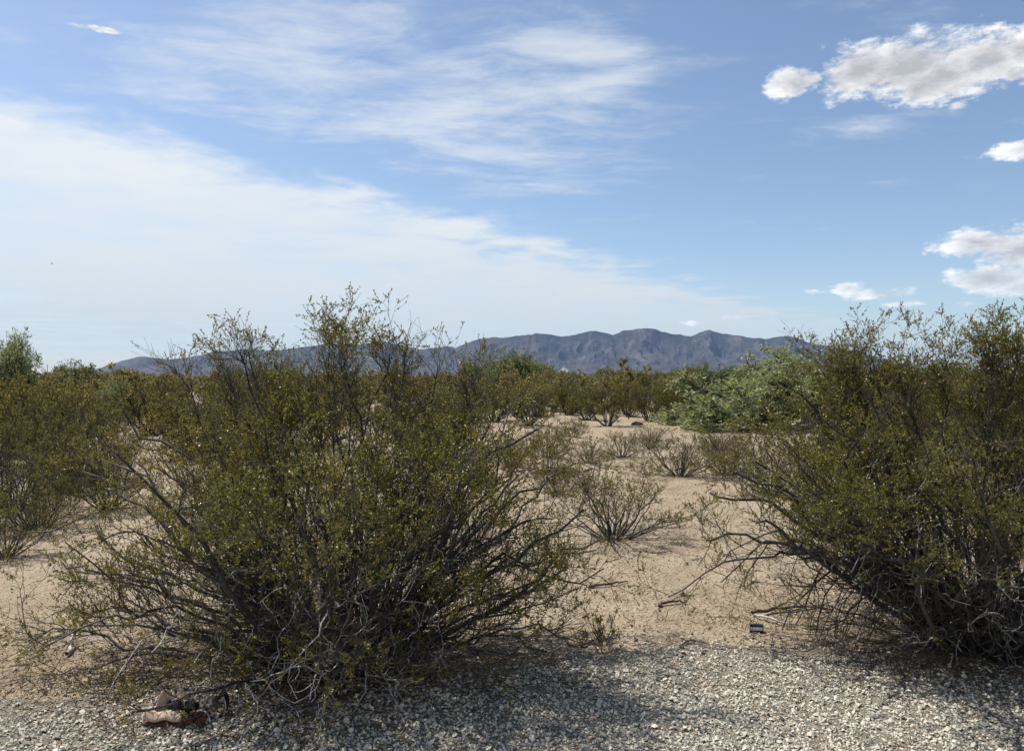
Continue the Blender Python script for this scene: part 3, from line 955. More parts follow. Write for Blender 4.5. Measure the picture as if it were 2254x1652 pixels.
# ================================================================== TREES
def tree_source(seed, leafm, n1=16, n2=11, n3=6, n4=4.5, leaves=8.5, ll=0.046, lw=0.018, r0=0.05, trunk_h=0.14, droop=-0.02):
    """mesquite or palo verde of unit radius and unit height: short trunk, forking limbs, feathery crown"""
    rng = np.random.default_rng(seed)
    tp = np.array([[[0, 0, -0.05], [0.01, 0.0, trunk_h * 0.5], [0.0, 0.015, trunk_h]]], float)
    parts = [tubes(tp, np.array([[r0 * 1.5, r0 * 1.2, r0 * 1.15]]), 7) + (0,)]
    az = np.arange(n1) * 2.39996 + rng.normal(0, 0.3, n1)
    e = np.radians(np.linspace(2, 80, n1)[rng.permutation(n1)])
    T = np.stack([np.cos(az) * np.cos(e) ** 0.7 * 0.80, np.sin(az) * np.cos(e) ** 0.7 * 0.80, 0.18 + np.sin(e) * 0.64], 1)
    B = np.tile([[0, 0, trunk_h * 0.8]], (n1, 1))
    C = (T + B) * 0.5 + rng.normal(0, 0.08, (n1, 3)) + np.array([0, 0, 0.05])
    t = np.linspace(0, 1, 8)[None, :, None]
    P1 = (1 - t) ** 2 * B[:, None] + 2 * t * (1 - t) * C[:, None] + t * t * T[:, None]
    P1 += np.cumsum(rng.normal(0, 0.012, P1.shape), 1)
    R1 = np.full(n1, r0 * 0.75)[:, None] * np.linspace(1, 0.25, 8)[None]
    parts.append(tubes(P1, R1, 5) + (0,))

    def fork(Pp, n, t0, lr, K, wig, r, S, out, upw):
        idx = np.repeat(np.arange(len(Pp)), rng.poisson(n, len(Pp)))
        tt = t0 + (1 - t0) * rng.random(len(idx)) ** 0.7
        p, tg = sample(Pp, idx, tt)
        d = tg * 0.6 + rng.normal(0, out, (len(idx), 3))
        d[:, 2] += upw
        Pc = grow(rng, p, d, rng.uniform(*lr, len(idx)), K, wig, droop)
        # keep the crown off the ground and inside its outline
        Pc[:, :, 2] = np.maximum(Pc[:, :, 2], 0.05)
        if S:
            parts.append(tubes(Pc, np.full(len(idx), r)[:, None] * np.linspace(1, 0.45, K)[None], S) + (0,))
        return Pc
    P2 = fork(P1, n2, 0.25, (0.22, 0.42), 6, 0.2, r0 * 0.26, 4, 0.5, 0.10)
    P3 = fork(P2, n3, 0.15, (0.12, 0.26), 4, 0.2, r0 * 0.12, 3, 0.5, 0.06)
    P4 = fork(P3, n4, 0.1, (0.06, 0.14), 3, 0.2, r0 * 0.06, 0, 0.55, 0.0)
    idx = np.repeat(np.arange(len(P4)), rng.poisson(leaves, len(P4)))
    p, tg = sample(P4, idx, rng.random(len(idx)))
    a = tg * 0.5 + rng.normal(0, 0.6, (len(idx), 3)) + np.array([0, 0, -0.1])
    s = rng.uniform(0.6, 1.35, len(idx))
    LV, LF = leaf_quads(rng, p, a, ll * s, lw * s)
    b = build('trunk', parts, [M['bark']], None, link=False)
    c = build('crown', [(LV, LF, 0)], [leafm], None, smooth=False, link=False)
    return [b, c]


mesq = [tree_source(500, M['leaf_tree']), tree_source(501, M['leaf_tree'], leaves=4.0)]
palo = [tree_source(510, M['leaf_tree_dark'], leaves=4.0, ll=0.06, lw=0.026), tree_source(511, M['leaf_tree_dark'], leaves=4.0, ll=0.06, lw=0.026)]
TREES = [
    (mesq[0], 1702, 940, 450, 796, 'mesquite_tree', 'broad pale green mesquite tree beside the right large bush'),
    (palo[0], 1142, 880, 160, 785, 'palo_verde_tree', 'dark green domed tree rising between the largest bush and the white dust'),
    (mesq[1], 5, 900, 160, 757, 'mesquite_tree', 'pale feathery tree cut off by the left edge'),
    (palo[1], 1528, 872, 120, 808, 'palo_verde_tree', 'green tree on the horizon just left of the broad pale green mesquite'),
    (palo[0], 1345, 868, 120, 814, 'palo_verde_tree', 'low green tree on the horizon below the middle of the mountain range'),
    (palo[1], 155, 872, 130, 805, 'palo_verde_tree', 'low green tree on the horizon near the left edge'),
    (mesq[1], 262, 925, 110, 850, 'mesquite_tree', 'small pale tree with a black crooked trunk left of the largest bush'),
    (palo[1], 1048, 868, 130, 800, 'palo_verde_tree', 'green tree on the horizon touching the right shoulder of the largest bush'),
    (palo[0], 2085, 872, 170, 802, 'palo_verde_tree', 'green tree on the horizon showing through the right large bush'),
    (palo[0], 1440, 866, 100, 822, 'palo_verde_tree', 'small green tree on the horizon under the highest peak'),
    (palo[1], 1610, 868, 110, 812, 'palo_verde_tree', 'green tree on the horizon directly behind the broad pale mesquite'),
    (palo[1], 1405, 862, 80, 818, 'palo_verde_tree', 'tiny green tree on the horizon between two larger ones below the middle of the range'),
    (palo[0], 1185, 866, 110, 806, 'palo_verde_tree', 'green tree on the horizon touching the dark green domed tree'),
    (palo[1], 1255, 866, 90, 822, 'palo_verde_tree', 'small green tree on the horizon right of the white dust'),
]
for (src, x, yb, w, yt, nm, lab) in TREES:
    place_px(src, x, yb, w, yt, lab, 'desert trees among the scrub', nm, 'tree')

# ================================================================== SCRUB BAND
def landmark(px):
    for lim, txt in ((120, 'at the left edge'), (330, 'below the left tip of the mountains'), (700, 'behind the left half of the largest bush'), (1090, 'behind the right half of the largest bush'),
                     (1240, 'below the dark green domed tree'), (1400, 'below the white dust plume and low peak'), (1560, 'below the highest peak'), (1830, 'around the broad pale mesquite'),
                     (2060, 'behind the left half of the right large bush')):
        if px < lim:
            return txt
    return 'at the right edge'


rs = np.random.default_rng(77)
count = 0
used = []
while count < 270:
    d = math.sqrt(rs.uniform(31 ** 2, 85 ** 2))
    u = rs.uniform(-0.75, 0.75)
    x = u * d
    px = 1127 + u * FPX
    if 1170 < px < 1560 and d < 32.5:
        continue
    if any((x - a) ** 2 + (d - b) ** 2 < 4.0 for a, b in used):
        continue
    used.append((x, d))
    r, h = rs.uniform(1.1, 1.9), rs.uniform(1.3, 2.1)
    place(far_src[count % 4], 'creosote_bush', (x, d, float(ground_z(x, d)) - 0.02), rs.uniform(0, 6.28), (r, r, h),
          'olive creosote in ' + ('front' if d < 52 else 'back') + ' rows of scrub ' + landmark(px), 'bush', 'scrub band below the mountains')
    count += 1
# behind the two large bushes
def behind_what(px):
    for lim, txt in ((200, 'the open sand at the left edge'), (480, 'the left flank of the largest bush'), (760, 'the middle of the largest bush'), (1127, 'the right flank of the largest bush'),
                     (1990, 'the left flank of the right large bush'), (2160, 'the middle of the right large bush')):
        if px < lim:
            return txt
    return 'the right large bush at the right edge'


behind = []
tries = 0
while len(behind) < 64 and tries < 20000:
    tries += 1
    side = -1 if rs.random() < 0.6 else 1
    d = 7.6 + 23 * rs.random() ** 0.8
    u = rs.uniform(-0.78, -0.06) if side < 0 else rs.uniform(0.43, 0.80)
    if d < 11 and (u > -0.16 if side < 0 else u < 0.47):
        continue
    x = u * d
    if any((x - a) ** 2 + (d - b) ** 2 < 2.6 for a, b in behind):
        continue
    behind.append((x, d))
    r, h = rs.uniform(0.8, 1.25), rs.uniform(1.0, 1.7) * min(1.0, 0.55 + d / 28)
    k = len(behind)
    src = near_src[k % 3] if d < 12 else mid_src[k % 3]
    place(src, 'creosote_bush', (x, d, float(ground_z(x, d)) - 0.02), rs.uniform(0, 6.28), (r, r, h),
          'mid-sized creosote bush ' + ('close' if d < 14 else 'midway' if d < 21 else 'far') + (' behind ' if d < 14 else ' back behind ') + behind_what(1127 + u * FPX), 'bush',
          'scrub behind the largest bush' if side < 0 else 'scrub behind the right large bush')


def far_scrub():
    """scrub too far off to tell apart"""
    rng = np.random.default_rng(9)
    N = 2600
    d = np.sqrt(rng.uniform(80 ** 2, 560 ** 2, N))
    u = rng.uniform(-0.85, 0.85, N)
    c = np.stack([u * d, d, np.zeros(N)], 1)
    r, h = rng.uniform(1.0, 2.2, N), rng.uniform(1.2, 2.5, N)
    m = 30
    idx = np.repeat(np.arange(N), m)
    e = rng.normal(size=(N * m, 3))
    e = norm(e) * rng.uniform(0.6, 1.0, (N * m, 1))
    p = c[idx] + np.stack([e[:, 0] * r[idx], e[:, 1] * r[idx], (np.abs(e[:, 2]) * 0.8 + 0.15) * h[idx]], 1)
    s = rng.uniform(0.42, 0.95, N * m) * (0.7 + d[idx] / 500)
    v, f = leaf_quads(rng, p, rng.normal(size=(N * m, 3)), s, s * 0.6)
    tag(build('distant_scrub', [(v, f, 0)], [M['leaf_far']], smooth=False), 'mass of distant desert scrub at the foot of the mountains', None, None, 'stuff')


far_scrub()

# ================================================================== STONES AND LITTER
def stones(rng, p, size, flat=0.62, lying=False):
    """irregular chips: a jittered octahedron cut once"""
    N = len(p)
    base = np.concatenate([OCT_V, np.array([(0.62, 0.62, 0.3), (-0.62, -0.55, 0.35)])])
    F = np.array([(0, 6, 4), (6, 2, 4), (0, 2, 6), (2, 1, 4), (1, 7, 4), (7, 3, 4), (1, 3, 7), (3, 0, 4)] + ([] if lying else [(2, 0, 5), (1, 2, 5), (3, 1, 5), (0, 3, 5)]))
    v = base[None] * rng.uniform(0.62, 1.3, (N, 8, 1)) + rng.normal(0, 0.12, (N, 8, 3))
    v = v * np.stack([rng.uniform(0.8, 1.3, N), rng.uniform(0.75, 1.1, N), rng.uniform(0.55, 1.0, N) * flat / 0.62], 1)[:, None, :]
    # tumble
    a, b, c = rng.uniform(0, 6.28, N), rng.normal(0, 0.45, N), rng.normal(0, 0.45, N)

    def rot(v, ang, i, j):
        cs, sn = np.cos(ang)[:, None], np.sin(ang)[:, None]
        o = v.copy()
        o[:, :, i] = v[:, :, i] * cs - v[:, :, j] * sn
        o[:, :, j] = v[:, :, i] * sn + v[:, :, j] * cs
        return o
    v = rot(rot(rot(v, b, 1, 2), c, 0, 2), a, 0, 1)
    v = v * (size * 0.5)[:, None, None] + p[:, None, :]
    f = F[None] + (np.arange(N) * 8)[:, None, None]
    return v.reshape(-1, 3), f.reshape(-1, 3)


def make_gravel():
    rng = np.random.default_rng(31)
    N = 82000
    y = rng.uniform(2.55, 4.75, N)
    x = rng.uniform(-1, 1, N) * (0.72 * y + 0.45)
    ed = gravel_edge(x)
    over = y - ed
    keep = rng.random(N) < np.where(over < -0.20, 1.0, np.exp(-np.maximum(over + 0.20, 0) / 0.14) * 0.9)
    x, y = x[keep], y[keep]
    s = np.clip(rng.lognormal(math.log(0.0112), 0.42, len(x)), 0.004, 0.040)
    p = np.stack([x, y, ground_z(x, y) + 0.004 + s * rng.uniform(0.02, 0.32, len(x))], 1)
    v, f = stones(rng, p, s, lying=True)
    tag(build('gravel', [(v, f, 0)], [M['gravel']], smooth=False), 'loose pale grey crushed gravel along the bottom', None, None, 'stuff')


make_gravel()


def make_pebbles():
    rng = np.random.default_rng(41)
    N = 12000
    y = 3.6 + 12 * rng.random(N) ** 1.9
    x = rng.uniform(-1, 1, N) * (0.72 * y + 0.3)
    ok = y > gravel_edge(x) - 0.1
    x, y = x[ok], y[ok]
    s = np.clip(rng.lognormal(math.log(0.0115), 0.5, len(x)), 0.004, 0.06)
    p = np.stack([x, y, ground_z(x, y) + s * 0.12], 1)
    v, f = stones(rng, p, s, lying=True)
    tag(build('pebbles', [(v, f, 0)], [M['pebble']], smooth=False), 'small brown pebbles and clods scattered over the sand', None, None, 'stuff')


make_pebbles()


def make_litter():
    """fallen leaves and broken twiglets, thick under the bushes"""
    rng = np.random.default_rng(51)
    P_ = []
    for (bx, by, r, n) in [(LB[0], LB[1], 1.25, 24000), (LB[0] - 0.7, LB[1], 1.0, 9000), (RB[0], RB[1], 1.3, 18000)] + [(*at(s[1], s[2]), s[3] / 2 / FPX * at(s[1], s[2])[1] * 0.8, 900) for s in SPOTS]:
        q = rng.normal(0, r * 0.55, (n, 2))
        P_.append(np.stack([bx + q[:, 0], by + q[:, 1] * 0.8], 1))
    y = 3.8 + 10 * rng.random(9000) ** 1.8
    P_.append(np.stack([rng.uniform(-1, 1, 9000) * 0.75 * y, y], 1))
    q = np.concatenate(P_)
    N = len(q)
    p = np.stack([q[:, 0], q[:, 1], ground_z(q[:, 0], q[:, 1]) + rng.uniform(0.006, 0.012, N)], 1)
    a = rng.normal(size=(N, 3)) * np.array([1, 1, 0.25])
    s = rng.uniform(0.006, 0.017, N)
    v, f = leaf_quads(rng, p, a, s, s * 0.45)
    # twiglets
    n = 4200
    i = rng.integers(0, N, n)
    d = rng.normal(size=(n, 3)) * np.array([1, 1, 0.12])
    Pt = grow(rng, p[i] + np.array([0, 0, 0.003]), d, rng.uniform(0.03, 0.16, n), 3, 0.2, -0.02)
    Pt[:, :, 2] = np.maximum(Pt[:, :, 2], ground_z(Pt[:, :, 0], Pt[:, :, 1]) + 0.004)
    v2, f2 = tubes(Pt, np.full((n, 3), 0.0018), 3)
    tag(build('leaf_litter', [(v, f, 0), (v2, f2, 0)], [M['litter']], smooth=False), 'brown fallen leaves and twiglets strewn under the bushes', None, None, 'stuff')


make_litter()


def make_weeds():
    rng = np.random.default_rng(57)
    n = 520
    y = 4.6 + 11 * rng.random(n) ** 1.4
    x = rng.uniform(-1, 1, n) * (0.72 * y + 0.2)
    ok = y > gravel_edge(x) + 0.15
    x, y = x[ok], y[ok]
    idx = np.repeat(np.arange(len(x)), 11)
    p = np.stack([x[idx] + rng.normal(0, 0.03, len(idx)), y[idx] + rng.normal(0, 0.03, len(idx)), np.zeros(len(idx))], 1)
    p[:, 2] = ground_z(p[:, 0], p[:, 1]) - 0.002
    a = rng.normal(0, 0.6, (len(idx), 3))
    a[:, 2] = 0.7
    v, f = leaf_quads(rng, p, a, rng.uniform(0.02, 0.075, len(idx)), rng.uniform(0.003, 0.007, len(idx)))
    tag(build('dry_weeds', [(v, f, 0)], [M['leaf_mid']], smooth=False), 'thin dry weeds scattered over the open sand', None, None, 'stuff')


make_weeds()


# ================================================================== LOOSE THINGS
def stick(name, pts, r, m, label, forks=(), group=None, seed=0):
    """a fallen branch lying on the ground with its forks; pts are offsets in metres"""
    rng = np.random.default_rng(seed)
    X, Y = pts[0][0], pts[0][1]
    base = np.array([X, Y, float(ground_z(X, Y))])

    def poly(q, K=12):
        q = np.array(q, float)
        q[:, 2] += np.array([float(ground_z(a, b)) for a, b in q[:, :2]])
        s = np.linspace(0, len(q) - 1, K)
        o = np.stack([np.interp(s, np.arange(len(q)), q[:, c]) for c in range(3)], 1)
        o[1:-1] += rng.normal(0, r * 0.55, (K - 2, 3)) * np.array([1, 1, 0.5])
        return o - base
    parts = [tubes(poly(pts)[None], (r * np.linspace(1, 0.45, 12))[None], 6) + (0,)]
    for fk in forks:
        parts.append(tubes(poly(fk, 8)[None], (r * 0.5 * np.linspace(1, 0.4, 8))[None], 5) + (0,))
    o = build(name, parts, [m])
    o.location = base
    return tag(o, label, 'branch', group)


def g(x, y, z=0.0):
    X, Y = at(x, y)
    return (X, Y, z)


GS = 'fallen branches on the sand'
stick('fallen_branch', [g(1298, 1301, 0.012), g(1340, 1297, 0.02), g(1382, 1289, 0.012)], 0.013, M['deadbrown'], 'dark brown stick on the sand just right of the largest bush', [], GS, 1)
stick('fallen_branch', [g(1450, 1342, 0.01), g(1475, 1336, 0.022), g(1512, 1334, 0.014)], 0.013, M['deadbrown'], 'short dark stick lying alone in the middle of the bare sand', [[g(1475, 1337, 0.02), g(1495, 1330, 0.04)]], GS, 2)
stick('fallen_branch', [g(1420, 1222, 0.01), g(1450, 1229, 0.012), g(1480, 1226, 0.01)], 0.010, M['deadbrown'], 'thin dark stick on the sand below the small open creosote bush', [], GS, 3)
stick('fallen_branch', [g(1655, 1357, 0.02), g(1700, 1352, 0.03), g(1760, 1345, 0.03), g(1850, 1350, 0.02)], 0.014, M['deadbrown'], 'long brown branch on the sand behind the black can', [[g(1700, 1352, 0.03), g(1760, 1330, 0.06)]], GS, 4)
stick('fallen_branch', [g(1662, 1362, 0.02), g(1690, 1371, 0.03), g(1730, 1380, 0.02), g(1820, 1388, 0.02)], 0.010, M['dead'], 'bleached pale branch on the sand right of the black can', [], GS, 5)
stick('fallen_branch', [g(148, 1447, 0.02), g(158, 1425, 0.06), g(178, 1418, 0.05), g(206, 1410, 0.03)], 0.012, M['dead'], 'pale forked dead branch on sand near the left edge', [[g(160, 1423, 0.06), g(150, 1416, 0.08)], [g(198, 1412, 0.04), g(204, 1422, 0.02)]], GS, 6)
stick('fallen_branch', [g(1240, 1415, 0.04), g(1262, 1425, 0.01), g(1300, 1417, 0.02), g(1322, 1410, 0.03)], 0.012, M['deadbrown'], 'curved dark root like branch beside the creosote seedling', [[g(1310, 1413, 0.02), g(1330, 1440, 0.01)]], GS, 7)
stick('fallen_branch', [g(1495, 1425, 0.01), g(1520, 1417, 0.025), g(1570, 1424, 0.01)], 0.006, M['deadbrown'], 'thin bowed twig where gravel meets bare sand', [], GS, 8)
stick('fallen_branch', [g(520, 1470, 0.01), g(560, 1440, 0.04), g(590, 1420, 0.06)], 0.009, M['dead'], 'bleached stick leaning under the front of the largest bush', [], GS, 9)


def brush_pile():
    rng = np.random.default_rng(61)
    X, Y = at(1215, 1043)
    root = empty('brush_pile', (X, Y, float(ground_z(X, Y))))
    tag(root, 'low brown pile of dead sticks on the sand between the creosote bushes', 'brush pile')
    for k in range(26):
        a = rng.normal(0, 0.45) + (math.pi if rng.random() < 0.5 else 0)
        L = rng.uniform(0.3, 0.9)
        c = np.array([rng.normal(0, 0.38), rng.normal(0, 0.12), rng.uniform(0.02, 0.13)])
        d = np.array([math.cos(a), math.sin(a) * 0.5, rng.normal(0, 0.10)])
        Pt = grow(rng, (c - d * L / 2)[None], d[None], np.array([L]), 8, 0.10, 0.0)
        Pt[:, :, 2] = np.clip(Pt[:, :, 2], 0.012, 0.3)
        v, f = tubes(Pt, rng.uniform(0.007, 0.020) * np.linspace(1, 0.4, 8)[None], 5)
        build('stick', [(v, f, 0)], [M['deadbrown']], root)


brush_pile()


def lathe(profile, S=32, axis='z'):
    pr = np.array(profile, float)
    th = np.arange(S) * 2 * np.pi / S
    v = np.stack([pr[:, 0:1] * np.cos(th)[None], pr[:, 0:1] * np.sin(th)[None], np.repeat(pr[:, 1:2], S, 1)], -1)
    K = len(pr)
    i = (np.arange(K - 1) * S)[:, None]
    s = np.arange(S)[None]
    f = np.stack([i + s, i + (s + 1) % S, i + S + (s + 1) % S, i + S + s], -1).reshape(-1, 4)
    v = v.reshape(-1, 3)
    if axis == 'x':
        v = v[:, [2, 0, 1]]
    return v, f


def drink_can():
    X, Y = at(1663, 1392)
    root = empty('drinks_can', (X, Y, float(ground_z(X, Y)) + 0.021), rad(-8))
    tag(root, 'black drinks can with a painted highlight streak lying on its side on the sand', 'can')
    root.scale = (0.88, 0.88, 0.84)
    black = simple('black can paint', (0.012, 0.013, 0.014), 0.28, 0.6, 0.0, 0.3)
    steel = simple('bare can aluminium', (0.62, 0.63, 0.63), 0.35, 0.5, 0.9, 0.1)
    pale = simple('painted can highlight', (0.45, 0.47, 0.46), 0.4, 0.5, 0.2, 0.12)  # tone of the specular streak, put in as colour
    v, f = lathe([(0.0325, -0.046), (0.033, -0.04), (0.033, 0.042), (0.031, 0.047)], 36, 'x')
    b = build('body', [(v, f, 0)], [black], root)
    # painted highlight along the can, a pale strip set a hair proud
    th = np.radians(np.linspace(-8, 30, 9))
    xs = np.array([-0.041, 0.041])
    bv = np.array([(x, -0.0334 * math.cos(t), 0.0334 * math.sin(t)) for x in xs for t in th])
    bf = np.array([(i, i + 1, i + 10, i + 9) for i in range(8)])
    build('band', [(bv, bf, 0)], [pale], root)
    for s in (-1, 1):
        v, f = lathe([(0.0, 0.041 * s), (0.024, 0.042 * s), (0.0265, 0.0495 * s), (0.028, 0.050 * s), (0.0318, 0.0465 * s)], 36, 'x')
        build('can_end', [(v, f, 0)], [steel], root)


drink_can()


def sheet_mesh(fn, nu, nv, thick):
    """a curved slab: fn(u,v)->point, given thickness along its normal"""
    u = np.linspace(0, 1, nu)
    w = np.linspace(0, 1, nv)
    A = np.array([[fn(a, b) for b in w] for a in u], float)
    du, dv = np.gradient(A, axis=0), np.gradient(A, axis=1)
    n = norm(np.cross(du, dv))
    top, bot = A + n * thick / 2, A - n * thick / 2
    v = np.concatenate([top.reshape(-1, 3), bot.reshape(-1, 3)])
    i = (np.arange(nu - 1) * nv)[:, None]
    j = np.arange(nv - 1)[None]
    q = np.stack([i + j, i + nv + j, i + nv + 1 + j, i + 1 + j], -1).reshape(-1, 4)
    M_ = nu * nv
    rim = [a for a in range(nv)] + [a * nv + nv - 1 for a in range(1, nu)] + [(nu - 1) * nv + a for a in range(nv - 2, -1, -1)] + [a * nv for a in range(nu - 2, 0, -1)]
    r2 = rim[1:] + rim[:1]
    side = np.array([(a, b, b + M_, a + M_) for a, b in zip(rim, r2)])
    return v, np.concatenate([q, q[:, ::-1] + M_, side])


def scrap():
    """a split and curled old shoe-sized scrap"""
    X, Y = at(403, 1590)
    root = empty('torn_shoe', (X, Y, 0.008))
    root.scale = (1.12, 1.12, 1.2)
    tag(root, 'torn tan and black shoe-like scrap lying on the gravel edge', 'shoe')
    tan = simple('sun faded tan leather', (0.48, 0.35, 0.26), 0.75, 0.3, 0, 0.3, 40)
    brown = simple('cracked brown lining', (0.10, 0.052, 0.034), 0.85, 0.2, 0, 0.45, 60)
    black = simple('black rubber and lining', (0.012, 0.011, 0.012), 0.7, 0.3, 0, 0.4, 50)
    grey = simple('dusty grey fabric', (0.13, 0.105, 0.09), 0.9, 0.2, 0, 0.35, 60)
    pale = simple('dusty pale rubber', (0.30, 0.29, 0.26), 0.8, 0.3, 0, 0.3, 60)
    rng = np.random.default_rng(71)
    ph = rng.uniform(0, 6, 8)
    # upright curled flap of the upper
    fn = lambda u, v: (-0.135 + 0.085 * u + 0.020 * v, 0.02 + 0.03 * math.sin(u * 2.6) + 0.035 * v, 0.012 + v * (0.082 - 0.045 * u + 0.012 * math.sin(u * 9)))
    v, f = sheet_mesh(fn, 12, 9, 0.006)
    build('upper', [(v, f, 0)], [tan], root)
    # toe piece: a fat bent pad lying in front
    fn = lambda u, v: (-0.140 + 0.150 * u, -0.045 + 0.055 * v, 0.022 + 0.022 * math.sin(math.pi * v) * (1 - 0.45 * u) + 0.005 * math.sin(u * 11 + ph[0]))
    v, f = sheet_mesh(fn, 16, 9, 0.014)
    build('toe_cap', [(v, f, 0)], [tan], root)
    fn = lambda u, v: (-0.142 + 0.168 * u, -0.050 + 0.075 * v, 0.007 + 0.004 * math.sin(u * 14 + v * 3))
    v, f = sheet_mesh(fn, 16, 6, 0.009)
    build('sole', [(v, f, 0)], [brown], root)
    # black gaping inside
    fn = lambda u, v: (-0.085 + 0.125 * u, 0.035 + 0.045 * v + 0.006 * math.sin(u * 12), 0.022 + 0.036 * math.sin(math.pi * min(1, v * 1.05)) + 0.010 * math.sin(u * 15 + v * 5))
    v, f = sheet_mesh(fn, 18, 9, 0.006)
    build('lining', [(v, f, 0)], [black], root)
    # tongue
    fn = lambda u, v: (0.040 + 0.085 * u, 0.045 + 0.045 * v - 0.02 * u, 0.020 + 0.042 * math.sin(math.pi * (0.15 + 0.7 * u)) * (0.4 + 0.6 * v) + 0.004 * math.sin(v * 10))
    v, f = sheet_mesh(fn, 12, 8, 0.007)
    build('tongue', [(v, f, 0)], [grey], root)
    # heel cup: a dark half ring standing on edge with a pale worn edge
    def cup(u, v):
        a = rad(-70 + 230 * u)
        rr = 0.040 - 0.006 * v
        return (0.135 + rr * math.cos(a) * 0.55, 0.045 + 0.05 * v, 0.042 + rr * math.sin(a))
    v, f = sheet_mesh(cup, 20, 6, 0.007)
    h = build('heel', [(v, f, 0)], [black], root)
    def cup2(u, v):
        a = rad(-60 + 120 * u)
        rr = 0.041
        return (0.137 + rr * math.cos(a) * 0.55 + 0.002, 0.038 + 0.006 * v, 0.042 + rr * math.sin(a))
    v, f = sheet_mesh(cup2, 14, 3, 0.005)
    build('heel_edge', [(v, f, 0)], [pale], h)
    # crumbs of brown lining
    p = np.stack([rng.uniform(0.0, 0.10, 70), rng.uniform(-0.05, 0.02, 70), rng.uniform(0.004, 0.03, 70)], 1)
    v, f = stones(rng, p, rng.uniform(0.010, 0.032, 70))
    c = build('crumbs', [(v, f, 0)], [brown], root, smooth=False)
    c['kind'] = 'stuff'
    # loose lace
    Pt = grow(rng, np.array([[0.01, 0.05, 0.05], [0.045, 0.02, 0.03]]), np.array([[0.2, 0.1, 1.0], [0.6, -0.2, 0.5]]), np.array([0.16, 0.12]), 10, 0.35, -0.08)
    Pt[:, :, 2] = np.maximum(Pt[:, :, 2], 0.012)
    v, f = tubes(Pt, np.full((2, 10), 0.0028), 5)
    build('lace', [(v, f, 0)], [pale], root)


scrap()


def rock_lump(name, x, y, w, h, m, label, seed):
    rng = np.random.default_rng(seed)
    X, Y = at(x, y)
    nu, nv = 20, 10
    th = np.arange(nu) * 2 * np.pi / nu
    ph = np.linspace(0, np.pi / 2, nv)
    A = np.stack([np.cos(ph)[:, None] * np.cos(th)[None] * w / 2, np.cos(ph)[:, None] * np.sin(th)[None] * w / 2.4, np.sin(ph)[:, None] * np.ones(nu)[None] * h], -1)
    A *= 1 + rng.normal(0, 0.10, (nv, nu, 1)) * (np.cos(ph)[:, None, None] > 0.05)
    A[:, :, 2] -= 0.01
    i = (np.arange(nv - 1) * nu)[:, None]
    s = np.arange(nu)[None]
    f = np.stack([i + s, i + (s + 1) % nu, i + nu + (s + 1) % nu, i + nu + s], -1).reshape(-1, 4)
    o = build(name, [(A.reshape(-1, 3), f, 0)], [m], smooth=False)
    o.location = (X, Y, float(ground_z(X, Y)))
    return tag(o, label, 'rock')


rock_lump('rock', 1402, 938, 0.40, 0.11, simple('rusty brown stone', (0.075, 0.038, 0.028), 0.9, 0.2, 0, 0.4, 12), 'rusty brown lump on the far sand beside a creosote bush', 81)
rock_lump('rock', 1548, 1440, 0.05, 0.022, simple('dark grey stone', (0.06, 0.055, 0.055), 0.85, 0.2, 0, 0.4, 60), 'dark fist sized stone at the edge of gravel and sand', 82)
rock_lump('rock', 1255, 1588, 0.045, 0.02, simple('warm grey stone', (0.20, 0.18, 0.165), 0.85, 0.2, 0, 0.4, 60), 'larger grey stone on the shaded gravel', 83)


def poles():
    wood = simple('weathered pole wood', (0.06, 0.045, 0.035), 0.9, 0.2)
    iron = simple('insulator ceramic', (0.25, 0.25, 0.26), 0.5, 0.4)
    for (x, d, h, lab) in [(104, 433, 9.0, 'thin utility pole on the horizon nearest the left edge'), (265, 485, 9.0, 'thin utility pole on the horizon below the left end of the mountains')]:
        X = (x - 1127) / FPX * d
        root = empty('utility_pole', (X, d, 0))
        tag(root, lab, 'utility pole', 'utility poles on the horizon')
        v, f = lathe([(0.17, -0.5), (0.16, 3), (0.12, h), (0.0, h + 0.02)], 10)
        build('pole', [(v, f, 0)], [wood], root)
        Pt = np.array([[[-1.1, 0, h - 0.7], [1.1, 0, h - 0.7]]], float)
        v, f = tubes(Pt, np.full((1, 2), 0.07), 4)
        build('crossarm', [(v, f, 0)], [wood], root)
        for s in (-1.0, 0.9):
            v, f = lathe([(0.05, h - 0.66), (0.07, h - 0.55), (0.04, h - 0.4), (0, h - 0.38)], 8)
            build('insulator', [(v + np.array([s, 0, 0]), f, 0)], [iron], root)


poles()


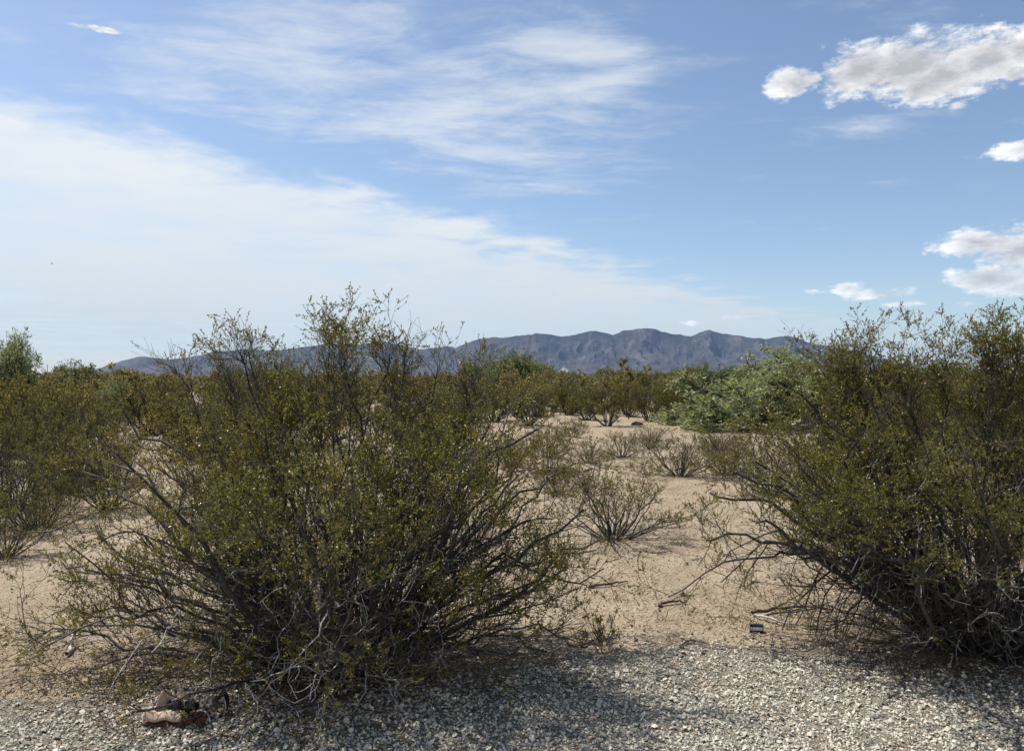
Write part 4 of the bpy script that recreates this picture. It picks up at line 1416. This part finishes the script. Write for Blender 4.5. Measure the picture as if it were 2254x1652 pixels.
def dust(x, d, w, h, label, seed):
    """a puff of pale dust hanging over the plain"""
    rng = np.random.default_rng(seed)
    X = (x - 1127) / FPX * d
    nu, nv = 28, 18
    th = np.arange(nu) * 2 * np.pi / nu
    t = np.linspace(0, 1, nv)
    prof = np.sin(np.pi * np.clip(0.10 + 0.9 * t, 0, 1)) ** 0.8 * (1 - 0.55 * t)
    prof[0], prof[-1] = 0.02, 0.01
    A = np.stack([prof[:, None] * np.cos(th)[None] * w / 2 * 1.4 - (t[:, None] ** 1.3) * w * 0.28, prof[:, None] * np.sin(th)[None] * w / 2, t[:, None] * np.ones(nu)[None] * h], -1)
    lob = 1 + 0.22 * np.sin(th * 3 + 5 * t[:, None] * 2) + 0.15 * np.sin(th * 5 - 9 * t[:, None])
    A[:, :, :2] *= lob[:, :, None]
    i = (np.arange(nv - 1) * nu)[:, None]
    s = np.arange(nu)[None]
    f = np.stack([i + s, i + (s + 1) % nu, i + nu + (s + 1) % nu, i + nu + s], -1).reshape(-1, 4)
    m, n, out = mat('pale dust in the air')
    pv = n.n('ShaderNodeVolumePrincipled')
    pv.inputs['Color'].default_value = (0.95, 0.91, 0.84, 1)
    pv.inputs['Density'].default_value = 1.1 / w
    n.t.links.new(pv.outputs[0], out.inputs['Volume'])
    o = build('dust_plume', [(A.reshape(-1, 3), f, 0)], [m])
    o.location = (X, d, 0.2)
    return tag(o, label, 'dust', 'dust plumes on the plain', 'stuff')


dust(1246, 900, 13, 15, 'white plume of dust rising from the plain below the mountains', 1)
dust(1288, 905, 6, 8, 'small white puff of dust right of the taller dust plume', 2)


def bird():
    d = 200.0
    X, Y, Z = at_depth(114, 580, d)
    dark = simple('dark feathers', (0.02, 0.018, 0.016), 0.8, 0.2)
    root = empty('bird', (X, Y, Z), rad(25))
    tag(root, 'tiny dark bird gliding low in the white sky near the left edge', 'bird')
    v, f = lathe([(0.0, -0.26), (0.03, -0.22), (0.065, -0.05), (0.06, 0.10), (0.035, 0.20), (0.03, 0.24), (0.0, 0.29)], 12, 'x')
    b = build('body', [(v, f, 0)], [dark], root)
    for s in (-1, 1):
        fn = lambda u, w_: (0.09 - 0.20 * w_ - 0.10 * u * u, s * 0.62 * u, 0.02 + 0.16 * math.sin(u * 2.1) - 0.01 * w_)
        v, f = sheet_mesh(fn, 8, 4, 0.012)
        build('wing', [(v, f, 0)], [dark], root)
    fn = lambda u, w_: (-0.22 - 0.16 * u, (w_ - 0.5) * (0.06 + 0.10 * u), 0.0)
    v, f = sheet_mesh(fn, 4, 4, 0.01)
    build('tail', [(v, f, 0)], [dark], root)


bird()
